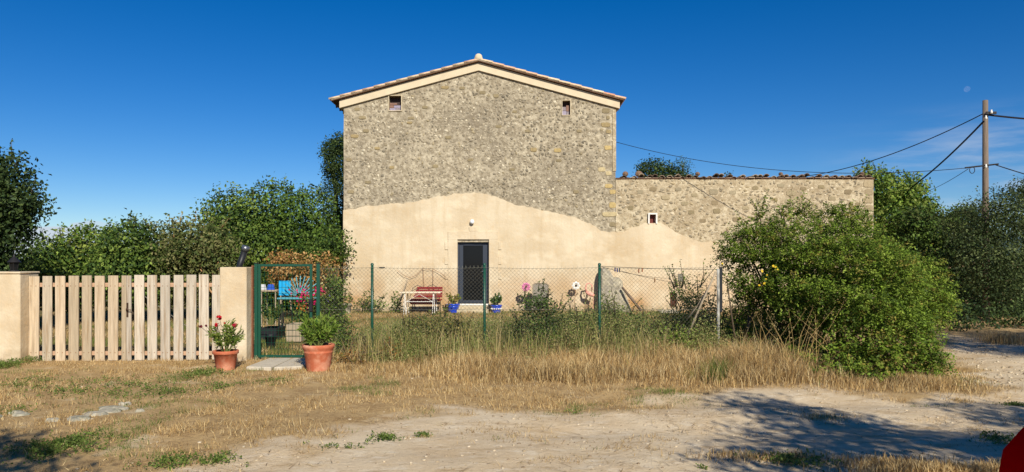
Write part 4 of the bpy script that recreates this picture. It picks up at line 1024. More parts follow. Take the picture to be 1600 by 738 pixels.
# clothes line
cln = thing('clothes_line', P(940, 420, 12.6), 'sagging wire line with a few clothes pegs strung from the fence post', 'clothes line')
A, B = P(940, 417, 12.6), P(1048, 435, 20); mb = MB()
def cat(A, B, s, n=14): return [A*(1-t)+B*t-np.array([0, 0, 4*s*t*(1-t)]) for t in np.linspace(0, 1, n)]
mb.tube(cat(A, B, .05), .004, 4); mb.tube(cat(P(938, 416, 12.5), P(1118, 421, 12.45), .015), .004, 4); mb.tube(cat(P(972, 424, 13), P(1115, 447, 13), .05), .003, 4); mb.build('line', m_iron, cln)
for px, py, c_ in ((961, 420, S(40, 50, 110)), (964.5, 421, S(40, 50, 110)), (968, 420.5, S(60, 60, 70)), (998, 422, S(150, 90, 60)), (1003.5, 420.5, S(150, 90, 60)), (1023, 437, S(150, 110, 70))):
    p = P(px, py, 12.46); mb = MB(); mb.box(p[0]-.008, p[0]+.008, p[1]-.02, p[1]+.02, p[2]-.05, p[2]+.02, .002, c_); mb.build('peg', m_any, cln)

# ------------------------------------------------------------------ PLANTS IN POTS
def pot(name, x, y, z, r, h, mat, label, rim='round', group=None):
    t = thing(name, (x, y, z), label, 'flower pot', group)
    rb = r*.70
    if rim == 'round': prof = [(0, 0), (rb, 0), (rb*1.02, .01), (r*.86, h*.68), (r*.885, h*.70), (r*.885, h*.715), (r*.865, h*.73), (r*.91, h*.80), (r*.97, h*.86), (r, h*.91), (r, h*.96), (r*.96, h), (r*.90, h), (r*.87, h*.95), (r*.84, h*.86)]
    else: prof = [(0, 0), (rb, 0), (rb*1.01, .008), (r*.9, h*.82), (r*.97, h*.825), (r, h*.84), (r, h*.985), (r*.985, h), (r*.93, h), (r*.91, h*.93), (r*.88, h*.86)]
    mb = MB(); mb.lathe(prof, 32, x, y, z); mb.build('pot_body', mat, t, True)
    mb = MB(); mb.lathe([(r*.88, h*.88), (r*.5, h*.91), (0.001, h*.9)], 16, x, y, z); mb.build('soil', m_soil, t)
    return t
def potplant(name, label, x, y, z, H_, sp, n, ls, asp, cols, per=26, flowers=None, up=.8, stemr=.005, cat_='plant', group=None, leafstart=.3):
    t = thing(name, (x, y, z), label, cat_, group); mb = MB(); pts = []; outs = []; tips = []
    for k in range(n):
        a = rng.uniform(0, 2*math.pi); rr = sp*rng.uniform(.2, 1)**.7; hh = H_*rng.uniform(.6, 1)*(1-.35*(rr/sp)**2)
        e = np.array([x+rr*math.cos(a), y+rr*math.sin(a), z+hh]); s = np.array([x+rr*.15*math.cos(a), y+rr*.15*math.sin(a), z])
        q_ = [s, s*.55+e*.45+np.array([0, 0, .1*hh]), e]; mb.tube(q_, [stemr, stemr*.7, stemr*.35], 4); tips.append(e)
        tt = rng.uniform(leafstart, 1, per); pp = ((1-tt)**2)[:, None]*q_[0]+(2*tt*(1-tt))[:, None]*q_[1]+(tt**2)[:, None]*q_[2]
        pts.append(pp); outs.append(unit(rng.normal(size=(per, 3))+np.array([math.cos(a), math.sin(a), up])))
    p = np.concatenate(pts); o_ = np.concatenate(outs); n2 = len(p)
    # narrow leaves point along 'out'
    a = o_; b_ = unit(np.cross(a, rng.normal(size=(n2, 3)))); nr = np.cross(a, b_); s = (ls*rng.uniform(.6, 1.2, n2))[:, None]
    V = np.stack([p, p+a*s*.5+b_*s*asp*.5+nr*s*.05, p+a*s, p+a*s*.5-b_*s*asp*.5+nr*s*.05], 1).reshape(-1, 3); kk = np.arange(n2)*4
    F = np.concatenate([np.stack([kk, kk+2, kk+1], 1), np.stack([kk, kk+3, kk+2], 1)])
    mb.build('stem', M('stem_green', S(110, 116, 62), var=.1, bump=0), t); mk('foliage', V, F, m_leaf, t, np.repeat(leaf_cols(n2, cols), 4, 0))
    if flowers:
        for (fx, fz, fr_, fc) in flowers:
            fb = MB(); c0 = np.array([x+fx, y-sp*.6, z+fz])
            for j in range(26):
                d = unit(rng.normal(size=(1, 3)))[0]; c_ = c0+d*fr_*rng.uniform(.2, .8); u = unit(np.cross(d, rng.normal(size=3))[None])[0]; v = np.cross(d, u); q0 = fr_*.45
                fb.add([c_-u*q0, c_+v*q0+d*q0*.3, c_+u*q0, c_-v*q0+d*q0*.3], [(0, 1, 2), (0, 2, 3)], tuple(np.array(fc)*rng.uniform(.75, 1.2)))
            fb.build('flower', m_petal, t)
            mb = MB(); mb.tube([(x+fx*.4, y, z+fz*.4), (x+fx*.8, y-sp*.4, z+fz*.8), c0], .003, 4); mb.build('flower_stalk', m_bark, t)
    return t
PG = [S(96, 122, 44), S(120, 140, 58), S(76, 102, 36), S(140, 150, 72)]
x, y = (352.5-CX)/F_PX*10.9, 10.9
z1_ = gz(x, y)
pot('terracotta_pot', x, y, z1_, .185, .285, m_terra, 'smaller flared terracotta pot in front of the cream pillar', 'flat', 'terracotta pots beside the wire gate')
RED = S(190, 18, 34)
potplant('oleander', 'potted oleander with red flowers in the smaller terracotta pot', x, y, z1_+.25, .52, .27, 22, .095, .22, PG, 26,
         [(-.03, .53, .045, RED), (-.07, .42, .038, RED), (.19, .42, .04, S(170, 24, 50)), (-.30, .40, .03, S(120, 40, 50)), (-.22, .41, .022, S(110, 40, 48)), (.05, .45, .02, RED)], stemr=.006)
x, y = (497.5-CX)/F_PX*10.85, 10.85; z1_ = gz(x, y)
pot('terracotta_pot', x, y, z1_, .235, .385, m_terra, 'larger thick rimmed terracotta pot right of the wire gate', 'round', 'terracotta pots beside the wire gate')
potplant('potted_laurel', 'leafy green oleander without flowers in the larger terracotta pot', x, y, z1_+.34, .50, .32, 36, .12, .2, [S(104, 130, 48), S(128, 148, 64), S(82, 110, 40)], 30, stemr=.006)
# blue pots by the door
for px, py, r, h, lab, pl_, kw in ((708, 484, .215, .27, 'plain cobalt blue pot left of the front door', 'geranium with sparse yellowing leaves in the left blue pot', dict(n=10, cols=[S(130, 140, 60), S(110, 120, 50), S(160, 140, 80)])),
                              (775.5, 482, .185, .24, 'smaller patterned cobalt blue pot right of the front door', 'bushy dark green plant in the right blue pot', dict(n=16, cols=[S(80, 110, 50), S(100, 130, 60), S(60, 90, 40)]))):
    yy = HYF-.55; x = (px-CX)/F_PX*yy; z_ = gz(x, yy)
    pp_ = pot('blue_pot', x, yy, z_, r, h, m_blue, lab, 'round', 'glazed blue pots flanking the front door')
    if px > 750:
        for k in range(9):
            a = math.pi+k*math.pi/8; mb = MB(); rr = r*.86; mb.ball((x+rr*math.cos(a), yy+rr*math.sin(a), z_+h*.5), (.022, .022, .03), 6, 4); mb.build('white_motif', m_white, pp_)
    potplant('geranium' if px < 750 else 'bushy_plant', pl_, x, yy, z_+h*.88, .42 if px < 750 else .46, .24, kw['n'], .09, .8, kw['cols'], 14, [(.1, .3, .03, S(230, 226, 220))] if px > 750 else None)
# grey pot at the house corner
x, yy = (541-CX)/F_PX*22.6, 22.6
pot('grey_pot', x, yy, gz(x, yy), .17, .3, m_grey, 'plain grey pot at the left corner of the farmhouse', 'flat')

# ------------------------------------------------------------------ BENCH, TABLE, TRELLIS
def Hh(px, py, Y_=22.3): return P(px, py, Y_)
bt = thing('metal_table', Hh(660, 490, 22.0), 'white metal garden table with thin crossed legs in front of the red seat', 'table')
mb = MB(); a_, b_ = Hh(626, 457, 22), Hh(689, 457, 22); mb.box(a_[0], b_[0], 21.75, 22.45, a_[2]-.02, a_[2]+.012, .006); mb.build('tabletop', M('pale_table_top', S(222, 206, 178), rough=.6), bt)
for px in (634, 678.5):
    for yy in (21.8, 22.4):
        for dx in (-.035, .035):
            xx = (px-CX)/F_PX*22; mb = MB(); mb.tube([(xx+dx*.2, yy, a_[2]-.02), (xx+dx*.6, yy, .38), (xx+dx, yy, .02)], .011, 6); mb.build('leg', m_white, bt)
mb = MB(); x0_, x1_ = (636-CX)/F_PX*22, (677-CX)/F_PX*22
mb.tube([(x0_, 21.8, .40), (x1_, 21.8, .40)], .010, 6); mb.tube([(x0_, 21.8, .40), ((x0_+x1_)/2, 21.8, .62), (x1_, 21.8, .40)], .006, 5); mb.build('stretcher', m_white, bt)
bn = thing('red_garden_bench', Hh(663, 488, 22.9), 'dark red slatted bench seat with curved wire back against the plaster wall', 'bench')
RX0, RX1 = (644-CX)/F_PX*22.9, (690-CX)/F_PX*22.9
for k in range(4):
    mb = MB(); z_ = .46+k*.085; y_ = 23.12+k*.03; mb.box(RX0+.02+k*.03, RX1-.0, y_, y_+.022, z_, z_+.072, .005); mb.build('back_slat', m_red, bn)
for k in range(6):
    mb = MB(); y_ = 22.62+k*.083; mb.box(RX0-.03, RX1, y_, y_+.07, .39, .415, .005); mb.build('seat_slat', m_red, bn)
mb = MB(); mb.box(RX0-.05, RX0+.78, 22.52, 22.95, .27, .44, .06); mb.build('cushion', M('faded_red_cloth', S(140, 34, 40), var=.2, scale=14), bn)
for xx in (RX0+.05, RX1-.06):
    for yy in (22.66, 23.1): mb = MB(); mb.tube([(xx, yy, .39), (xx, yy, .02)], .014, 6); mb.build('leg', m_iron, bn)
mb = MB(); zc = lambda px, py: Hh(px, py, 23.3)
mb.tube([zc(641, 463), zc(645, 450), zc(652, 446), zc(664, 450), zc(676, 445), zc(684, 449), zc(689, 463)], .009, 6); mb.build('back_frame', m_iron, bn)
tr_ = thing('wire_trellis', (zc(660, 450)[0], 23.3, .5), 'thin curled iron wire trellis on the plaster wall above the red bench', 'trellis')
mb = MB(); T = lambda px, py: P(px, py, 23.38)
for q_ in ([T(621, 423), T(630, 430), T(640, 434), T(650, 431), T(661, 419), T(668, 421), T(676, 420), T(690, 428), T(697, 434)], [T(661, 418), T(662, 440), T(663, 448)], [T(676, 420), T(677, 435), T(676, 450)]): mb.tube(q_, .006, 5)
mb.build('wire', m_rust, tr_)
lt = thing('leaning_post', P(632, 465, 23.0), 'thin timber pole leaning on the plaster wall left of the bench', 'pole')
mb = MB(); mb.tube([P(636.5, 438, 23.3), P(630, 455, 23.1), P(620, 475, 22.8)], [.018, .022, .025], 7); mb.build('shaft', m_timber, lt, True)
mb = MB(); mb.tube([P(538, 372, 23.3), P(533, 395, 23.1), P(528, 425, 22.8), P(520, 462, 22.5)], [.02, .022, .024, .028], 7)
tag(mb.build('leaning_pole', m_timber, None, True), 'long grey pole leaning against the left corner of the farmhouse', 'pole')
# ------------------------------------------------------------------ DECORATIONS RIGHT OF THE DOOR
def flower_spinner(px, py, Y_, r, pc, cc, npet, label, name='metal_flower', stemto=None, leaf=False):
    c0 = P(px, py, Y_); t = thing(name, (c0[0], Y_, 0), label, 'garden ornament')
    for k in range(npet):
        a = 2*math.pi*k/npet; mb = MB(); dx, dz = math.cos(a), math.sin(a); w_ = r*.36
        mb.add([(c0[0]+dx*r*.22, Y_, c0[2]+dz*r*.22), (c0[0]+dx*r*.65-dz*w_, Y_-.02, c0[2]+dz*r*.65+dx*w_), (c0[0]+dx*r, Y_-.01, c0[2]+dz*r), (c0[0]+dx*r*.65+dz*w_, Y_-.02, c0[2]+dz*r*.65-dx*w_), (c0[0]+dx*r*.6, Y_-.035, c0[2]+dz*r*.6)],
               [(0, 1, 4), (1, 2, 4), (2, 3, 4), (3, 0, 4), (0, 3, 2, 1)], pc); mb.build('petal', m_any, t)
    mb = MB(); mb.ball((c0[0], Y_-.03, c0[2]), (r*.26, .02, r*.26), 10, 6, cc); mb.build('flower_centre', m_any, t, True)
    mb = MB(); mb.tube([(c0[0], Y_+.01, c0[2]), (c0[0]-.03, Y_, .5), (c0[0]-.06, Y_-.02, 0)], .008, 6); mb.build('stem', m_rust, t)
    for sx, zz in ((-.06, c0[2]-.24), (.05, c0[2]-.34)):
        mb = MB(); mb.add([(c0[0]-.02, Y_, zz), (c0[0]+sx, Y_-.01, zz+.07), (c0[0]+sx*1.4, Y_, zz+.14), (c0[0]+sx*.4, Y_-.02, zz+.10)], [(0, 1, 2, 3)], S(110, 90, 66)); mb.build('metal_leaf', m_any, t)
    return t
flower_spinner(900, 446.5, 23.15, .14, S(228, 226, 216), S(50, 50, 52), 8, 'white daisy shaped metal flower ornament against the plaster wall')
flower_spinner(822, 448.5, 22.9, .15, S(206, 120, 160), S(160, 70, 110), 9, 'pink flower shaped ornament left of the grey slab')
fl = thing('flamingo_ornament', (P(926, 455, 23.1)[0], 23.1, 0), 'pale pink flamingo ornament with looped neck near the fence post', 'garden ornament')
T = lambda px, py: P(px, py, 23.1)
PK = S(222, 160, 140)
mb = MB(); mb.tube([T(917, 458), T(915, 450), T(916.5, 444), T(921, 442.5), T(925, 446), T(924.5, 451)], [.035, .028, .022, .02, .022, .02], 8, PK); mb.build('neck', m_any, fl, True)
mb = MB(); mb.ball(T(922, 459.5), (.15, .06, .075), 12, 7, PK); mb.v = [(x, y, z-(x-T(922, 459)[0])*.35) for x, y, z in mb.v]; mb.build('body', m_any, fl, True)
mb = MB(); mb.tube([T(924.5, 450), T(925, 453), T(924, 456)], [.03, .022, .006], 8, S(150, 110, 96)); mb.build('beak', m_any, fl, True)
for dx in (-.02, .06):
    mb = MB(); c_ = T(923, 460); mb.tube([(c_[0]+dx, 23.1, c_[2]), (c_[0]+dx*1.4, 23.1, .28), (c_[0]+dx, 23.1, 0)], .008, 5, PK); mb.build('leg', m_any, fl)
gs = thing('folded_lounger', P(843, 480, 22.8), 'grey padded lounger back with rounded corners standing by the wall', 'lounger')
a_, b_ = P(831, 479, 22.8), P(857, 443, 22.8)
mb = MB(); n = 5; o2 = []
x0_, x1_, z0_, z1_ = a_[0], b_[0], .12, b_[2]
for (cx_, cz_, a0) in ((x1_-.1, z1_-.1, 0), (x0_+.13, z1_-.1, math.pi/2)):
    for j in range(n): t_ = a0+math.pi/2*j/(n-1); o2.append((cx_+.1*math.cos(t_), cz_+.1*math.sin(t_)))
o2 += [(x0_, z0_), (x1_-.06, z0_)]
for yy in (0, .07): mb.v += [(x_, 22.8+yy+(z_-.12)*.12, z_) for x_, z_ in o2]
mb.c = [(1, 1, 1)]*len(mb.v); m2 = len(o2)
mb.f = [tuple(range(m2)), tuple(range(2*m2-1, m2-1, -1))]+[(j, j+m2, (j+1) % m2+m2, (j+1) % m2) for j in range(m2)]
mb.build('padded_back', M('grey_fabric', S(138, 130, 116), rough=.95, var=.2, scale=20, bump=.5, bscale=60), gs)
mb = MB(); fr_ = [(x_*1.0, 22.79+(z_-.12)*.12, z_) for x_, z_ in o2]; mb.tube(fr_+[fr_[0]], .016, 6); mb.build('frame', m_timber, gs)
for xx in (x0_+.03, x1_-.05): mb = MB(); mb.tube([(xx, 22.82, .2), (xx, 22.7, 0)], .014, 6); mb.build('leg', m_timber, gs)
# ruined wall stub in front of the wall
def rock(name, pts, y0, y1, label, cat_, mat, seed=3):
    r = np.random.default_rng(seed); cx_ = np.mean([p[0] for p in pts]); cz_ = np.mean([p[1] for p in pts]); n = len(pts); V = []; F = []
    lay = [(y1, 1.0), ((y0+y1)/2, 1.03), (y0+.06, 1.0), (y0, .86), (y0-.03, .5)]
    for y_, s_ in lay:
        for (x_, z_) in pts: V.append((cx_+(x_-cx_)*s_+r.normal()*.012, y_+r.normal()*.015, cz_+(z_-cz_)*s_+r.normal()*.012))
    for k in range(len(lay)-1):
        for j in range(n): F.append((k*n+j, k*n+(j+1) % n, (k+1)*n+(j+1) % n, (k+1)*n+j))
    V.append((cx_, y0-.04, cz_)); e = len(V)-1; b_ = (len(lay)-1)*n
    for j in range(n): F.append((b_+j, b_+(j+1) % n, e))
    F.append(tuple(range(n)))
    o = mk(name, V, F, mat, None, np.tile(S(160, 150, 130), (len(V), 1))); return tag(o, label, cat_)
T = lambda px, py: tuple(P(px, py, 22.95)[[0, 2]])
rock('wall_stub', [T(938, 488), T(938, 470), T(938, 450), T(938.5, 430), T(941, 420), T(948, 419), T(955, 424), T(958, 433), T(968, 435), T(973, 440), T(974, 452), T(978, 462), T(982, 472), T(986, 482), T(988, 490), T(960, 494)], 22.95, 23.42, 'broken grey rubble wall stub behind the third green fence post', 'wall', m_grey)
mb = MB(); mb.tube([P(972, 449, 22.8), P(986, 466, 22.7), P(1002, 486, 22.6)], [.035, .04, .045], 8)
tag(mb.build('leaning_pipe', M('dull_brown_pipe', S(110, 92, 76), rough=.7), None, True), 'dull brown pipe leaning on the broken wall stub', 'pipe')
for px0, px1, py, lab in ((1030, 1058, 484, 'flat pale stone lying under the low barred window'),):
    q0 = P(px0, py, 22.6); q1 = P(px1, py+3, 22.6); mb = MB(); mb.box(q0[0], q1[0], 22.4, 22.9, .0, .09, .02); tag(mb.build('flat_stone', m_stonew), lab, 'stone')

# ------------------------------------------------------------------ GARDEN THINGS SEEN THROUGH THE WIRE GATE
def bx(px0, px1, py0, py1, Y_, dep, zb=None):
    a_ = P(px0, py1, Y_); b_ = P(px1, py0, Y_); return a_[0], b_[0], Y_, Y_+dep, (a_[2] if zb is None else zb), b_[2]
def planter(px0, px1, py0, py1, Y_, dep, mat, name, label, nb=3, soil=True):
    x0, x1, y0, y1, z0, z1 = bx(px0, px1, py0, py1, Y_, dep, 0); t = thing(name, ((x0+x1)/2, (y0+y1)/2, 0), label, 'planter'); h = (z1-z0)/nb
    for k in range(nb):
        for (a_, b_, c_, d_) in ((x0, x1, y0, y0+.03), (x0, x1, y1-.03, y1), (x0, x0+.03, y0+.032, y1-.032), (x1-.03, x1, y0+.032, y1-.032)):
            mb = MB(); mb.box(a_, b_, c_, d_, z0+k*h+.004, z0+(k+1)*h-.004, .004); mb.build('board', mat, t)
    mb = MB(); mb.box(x0+.03, x1-.03, y0+.03, y1-.03, z0, z1-.05); mb.build('soil', m_soil, t)
    return t
planter(447, 470, 507, 530, 14.6, .5, m_timber, 'wooden_planter', 'weathered grey board planter seen through the wire gate')
planter(404, 432, 513, 533, 14.8, .6, m_black, 'black_planter', 'low black planter holding a shrub behind the wire gate', 2)
planter(503, 528, 485, 500, 16.5, .5, m_timber, 'wooden_planter', 'weathered grey planter behind the large terracotta pot')
x, y = (423-CX)/F_PX*13.6, 13.6
pot('black_pot', x, y, gz(x, y), .11, .24, m_black, 'small black plastic pot just behind the wire gate', 'flat')
potplant('small_shrub', 'small dark shrub in the low black planter', (424-CX)/F_PX*15.1, 15.1, .3, .62, .32, 26, .055, .6, DARK+MID, 26, stemr=.008, cat_='shrub')
# turquoise chest and fan-backed bench
tq = thing('turquoise_panel', P(444, 462, 17.5), 'bright turquoise painted board leaning in the garden', 'board')
x0, x1, y0, y1, z0, z1 = bx(435.5, 454, 439, 462, 17.5, .03)
for k in range(3):
    mb = MB(); xx = x0+(x1-x0)*k/3; mb.box(xx+.002, x0+(x1-x0)*(k+1)/3-.002, y0, y1, z0, z1, .004); mb.build('plank', M('bright_turquoise', S(30, 160, 215), rough=.5, var=.1) if k == 0 else bpy.data.materials['bright_turquoise'], tq)
for xx in (x0+.04, x1-.04): mb = MB(); mb.tube([(xx, y1+.01, z1-.05), (xx, y1+.25, 0)], .015, 6); mb.build('leg', m_timber, tq)
fb_ = thing('fan_bench', P(470, 470, 17.2), 'garden seat with fan shaped turquoise slat back', 'bench')
c0 = P(468, 463, 17.2)
for k in range(13):
    a = R(12+k*13); L_ = .47; mb = MB(); d = np.array([math.cos(a), 0, math.sin(a)]); nn_ = np.array([-math.sin(a), 0, math.cos(a)])
    s_ = c0+d*.08; e_ = c0+d*L_+np.array([0, .08, 0])
    mb.add([s_-nn_*.009, s_+nn_*.009, e_+nn_*.009, e_-nn_*.009, s_-nn_*.009+(0, .015, 0), s_+nn_*.009+(0, .015, 0), e_+nn_*.009+(0, .015, 0), e_-nn_*.009+(0, .015, 0)],
           [(0, 1, 2, 3), (4, 7, 6, 5), (0, 4, 5, 1), (1, 5, 6, 2), (2, 6, 7, 3), (3, 7, 4, 0)]); mb.build('back_slat', m_turq, fb_)
mb = MB(); mb.box(c0[0]-.42, c0[0]+.42, 16.85, 17.22, c0[2]-.06, c0[2]-.02, .01); mb.build('seat', m_turq, fb_)
for xx in (-.38, .38):
    for yy in (16.9, 17.18): mb = MB(); mb.tube([(c0[0]+xx, yy, c0[2]-.06), (c0[0]+xx, yy, 0)], .016, 6); mb.build('leg', m_iron, fb_)
gt = thing('garden_trestle', P(418, 460, 18), 'low table of grey boards with tools left of the turquoise board', 'table')
x0, x1, y0, y1, z0, z1 = bx(405, 432, 452, 456, 18, .5)
mb = MB(); mb.box(x0, x1, y0, y1, z0, z0+.04, .005); mb.build('tabletop', m_timber, gt)
for xx in (x0+.04, x1-.04):
    for yy in (y0+.04, y1-.04): mb = MB(); mb.tube([(xx, yy, z0), (xx, yy, 0)], .018, 6); mb.build('leg', m_timber, gt)
for k, (px, c_, nm, lab) in enumerate(((410, S(190, 190, 186), 'white_bucket', 'pale upturned bucket on the grey garden table'), (423, S(40, 80, 170), 'blue_bucket', 'blue bucket on the grey garden table'))):
    xx = (px-CX)/F_PX*18.2; mb = MB(); mb.lathe([(0, .13), (.07, .13), (.10, 0), (.106, 0)], 14, xx, 18.2, z0+.042, c_); o = mb.build(nm, m_any, None, True); tag(o, lab, 'bucket')
def flowerclump(px, py, Y_, w_, h_, n, col, label, name='flower_bed'):
    c0 = P(px, py, Y_); t = thing(name, (c0[0], Y_, 0), label, 'flowers')
    v, f, c = blobcloud([(c0[0], Y_, c0[2]*.55, w_, w_*.7, c0[2]*.5)], 40, 9, .06, MID, .08); mk('foliage', v, f, m_leaf, t, c)
    mb = MB()
    for _ in range(n):
        p = c0+rng.normal(size=3)*np.array([w_*.5, w_*.3, h_*.5])
        for j in range(5):
            d = unit(rng.normal(size=(1, 3))+np.array([[0, -.5, .3]]))[0]; u = unit(np.cross(d, rng.normal(size=3))[None])[0]; v_ = np.cross(d, u); q0 = .022
            mb.add([p-u*q0, p+v_*q0, p+u*q0, p-v_*q0], [(0, 1, 2, 3)], tuple(np.array(col)*rng.uniform(.8, 1.15)))
    mb.build('blossom', m_petal, t)
PINK = S(226, 50, 120)
flowerclump(481, 464, 16.2, .26, .22, 110, PINK, 'large clump of bright pink flowers in front of the fan bench')
flowerclump(501, 457, 16.2, .12, .10, 40, PINK, 'small cluster of pink flowers right of the fan bench')
flowerclump(515, 468, 15.5, .13, .09, 18, S(150, 140, 200), 'lavender blue flowers by the fence behind the large pot')
flowerclump(521, 441, 16.2, .22, .14, 34, S(214, 206, 150), 'tall pale yellow flower heads near the farmhouse corner')
flowerclump(470, 481, 16.0, .16, .07, 14, S(210, 130, 60), 'low orange flowers beside the pink clump')
# climbing weed on the fence beside the post
def shrub(name, label, base, blobs, n, per, ls, cols, cr=.1, nsh=0, shl=.3, cat_='shrub', group=None):
    return tree(name, label, cat_, base, blobs, n, per, ls, cols, group, clump_r=cr, tr=.016, far=.8, nsh=nsh, shl=shl, th=.2, inner=.4)
shrub('climbing_shrub', 'tall straggly green shrub climbing beside the green gate post', (-3.55, 12.7), [blob(527, 470, 12.9, 13, 34, .2), blob(530, 520, 12.8, 18, 30, .25), blob(515, 500, 12.9, 16, 26, .2), blob(521, 445, 13, 10, 12, .12)], 260, 12, .045, MID, .07, 14, .3)
# shrubs in the weeds behind the mesh
GW = [S(118, 132, 66), S(96, 112, 52), S(138, 146, 82), S(76, 92, 46)]
shrub('rose_bush', 'dark green rose bush below the pink flower ornament', (.38, 12.9), [blob(835, 488, 12.9, 32, 30, .3), blob(865, 500, 12.9, 20, 20, .25), blob(820, 520, 12.8, 30, 22, .3), blob(852, 520, 12.8, 28, 22, .3), blob(845, 470, 13, 14, 16, .15)], 260, 13, .045, [MID[0], MID[1], MID[3], DARK[1]], .075, 14, .3)
shrub('bramble', 'rusty green bramble behind the mesh left of the second green post', (-1.2, 13.0), [blob(680, 514, 12.9, 44, 26, .4), blob(645, 526, 12.8, 34, 22, .35), blob(722, 526, 12.9, 30, 20, .35)], 380, 13, .045, [S(128, 122, 66), S(106, 108, 54), S(144, 128, 76), S(96, 108, 50)], .08, 12, .25)
shrub('elder_shrub', 'upright green shrub in front of the broken wall stub', (1.75, 13.4), [blob(950, 485, 13.4, 16, 30, .2), blob(965, 515, 13.2, 32, 28, .35), blob(925, 518, 13.1, 32, 26, .3), blob(1000, 520, 13.2, 40, 28, .35), blob(900, 512, 13.3, 20, 18, .3)], 420, 13, .045, GW, .075, 16, .4)
shrub('broom_shrub', 'feathery green shrub beneath the low barred window', (3.3, 15.0), [blob(1085, 470, 14.8, 20, 26, .3), blob(1072, 505, 14.5, 32, 26, .4), blob(1100, 500, 14, 28, 36, .4), blob(1060, 460, 15, 10, 14, .15)], 330, 14, .045, BRIGHT, .08, 20, .45)
shrub('weed_bush', 'low green weed bush at the foot of the corner post', (3.0, 12.1), [blob(1075, 545, 12.1, 26, 16, .25), blob(1050, 535, 12.3, 26, 18, .3)], 130, 12, .04, BRIGHT, .07, 8, .2)
shrub('rusty_shrub', 'rust coloured dying weed right of the large terracotta pot', (-2.0, 11.6), [blob(612, 560, 11.6, 14, 22, .15), blob(560, 578, 11.2, 22, 12, .2), blob(540, 565, 11.4, 16, 14, .18)], 120, 12, .035, [S(130, 96, 50), S(150, 110, 60), S(100, 92, 44)], .06, 8, .2)
shrub('wall_weed', 'green weeds growing at the wall left of the bench', (-4.2, 22.9), [blob(572, 476, 22.9, 13, 14, .2), blob(590, 480, 22.9, 14, 10, .2), blob(552, 480, 22.9, 9, 8, .2)], 60, 9, .07, MID, .09, 8, .3)
shrub('wall_weed', 'green weed at the foot of the leaning timber pole', (-3.35, 22.7), [blob(621, 480, 22.7, 8, 12, .15)], 30, 9, .07, MID, .08, 4, .3)

# ------------------------------------------------------------------ GRASSES
def blades(x, y, h, w, lean, col, seg=1, zf=None):
    n = len(x); z = gh(x, y); a = rng.uniform(0, 2*math.pi, n); la = rng.uniform(0, 2*math.pi, n); hh = h*rng.uniform(.5, 1.3, n)
    ln = np.asarray(lean)*rng.uniform(.2, 1.4, n)*hh
    bx_, by_ = np.cos(a)*w*.5, np.sin(a)*w*.5; tx, ty = np.cos(la)*ln, np.sin(la)*ln; zt = np.sqrt(np.maximum(hh**2-ln**2*.8, (hh*.12)**2))
    if seg == 1:
        V = np.stack([np.stack([x-bx_, y-by_, z-.005], 1), np.stack([x+bx_, y+by_, z-.005], 1), np.stack([x+tx, y+ty, z+zt], 1)], 1).reshape(-1, 3)
        k = np.arange(n)*3; return V, np.stack([k, k+1, k+2], 1), np.repeat(col, 3, 0)
    V = np.stack([np.stack([x-bx_, y-by_, z-.005], 1), np.stack([x+bx_, y+by_, z-.005], 1), np.stack([x+tx*.3-bx_*.8, y+ty*.3-by_*.8, z+zt*.6], 1), np.stack([x+tx*.3+bx_*.8, y+ty*.3+by_*.8, z+zt*.6], 1), np.stack([x+tx, y+ty, z+zt], 1)], 1).reshape(-1, 3)
    k = np.arange(n)*5
    return V, np.concatenate([np.stack([k, k+1, k+3], 1), np.stack([k, k+3, k+2], 1), np.stack([k+2, k+3, k+4], 1)]), np.repeat(col, 5, 0)
STRAW = np.array([S(194, 162, 106), S(176, 144, 94), S(210, 182, 128), S(150, 120, 78), S(222, 200, 150), S(140, 118, 86)])
GREENS = np.array([S(110, 122, 60), S(94, 108, 50), S(136, 138, 78)])
def scatter(n, x0, x1, y0, y1, dens):
    x = rng.uniform(x0, x1, n); y = rng.uniform(y0, y1, n); k = rng.random(n) < dens(x, y); return x[k], y[k]
def infr(x, y): return (np.abs(x) < y*.72+.4)
def pxy(x, y): return CX+x/y*F_PX, HY+CAMZ/y*F_PX
def gcols(x, y, gshare, seed):
    g = fbm(x*1.1, y*1.1, seed); c = STRAW[rng.integers(0, len(STRAW), len(x))]
    gm = rng.random(len(x)) < smooth(g, .58-gshare, .72-gshare); c[gm] = GREENS[rng.integers(0, len(GREENS), gm.sum())]
    t = .8+.4*fbm(x*2.2, y*2.2, seed+5); return c*t[:, None]*rng.uniform(.8, 1.15, (len(x), 1))
# short matted dry lawn in front
def d1(x, y):
    r = 1-roadmask(x, y); n_ = smooth(fbm(x*2.0, y*2.6, 71), .34, .58); tuft = smooth(fbm(x*7, y*7, 72), .38, .62)
    return r*n_*(.25+.75*tuft)*infr(x, y)*(y < 11.9+(x > -2)*.6)
x, y = scatter(330000, -8.5, 8, 5.2, 12.3, d1)
g1 = blades(x, y, .045+.15*np.maximum(fbm(x*2.2, y*2.8, 73)-.42, 0), .0065, .95, gcols(x, y, .02, 74))
tag(mk('dry_grass', *g1[:2], m_grass, None, g1[2]), 'short matted straw coloured grass in front of the gates', 'grass', kind='stuff')
# tussocks on the track edge
def d2(x, y):
    px, py = pxy(x, y); r = roadmask(x, y); t = smooth(fbm(x*1.6, y*2.4, 81), .60, .70); return t*.55*infr(x, y)*(r > .4)*smooth(fbm(x*8, y*8, 82), .4, .6)
x, y = scatter(160000, -4, 8, 5.2, 9.6, d2)
g2 = blades(x, y, .04, .006, .95, gcols(x, y, .0, 84)*.92)
tag(mk('sparse_grass', *g2[:2], m_grass, None, g2[2]), 'sparse flattened dry grass on the sandy track', 'grass', kind='stuff')
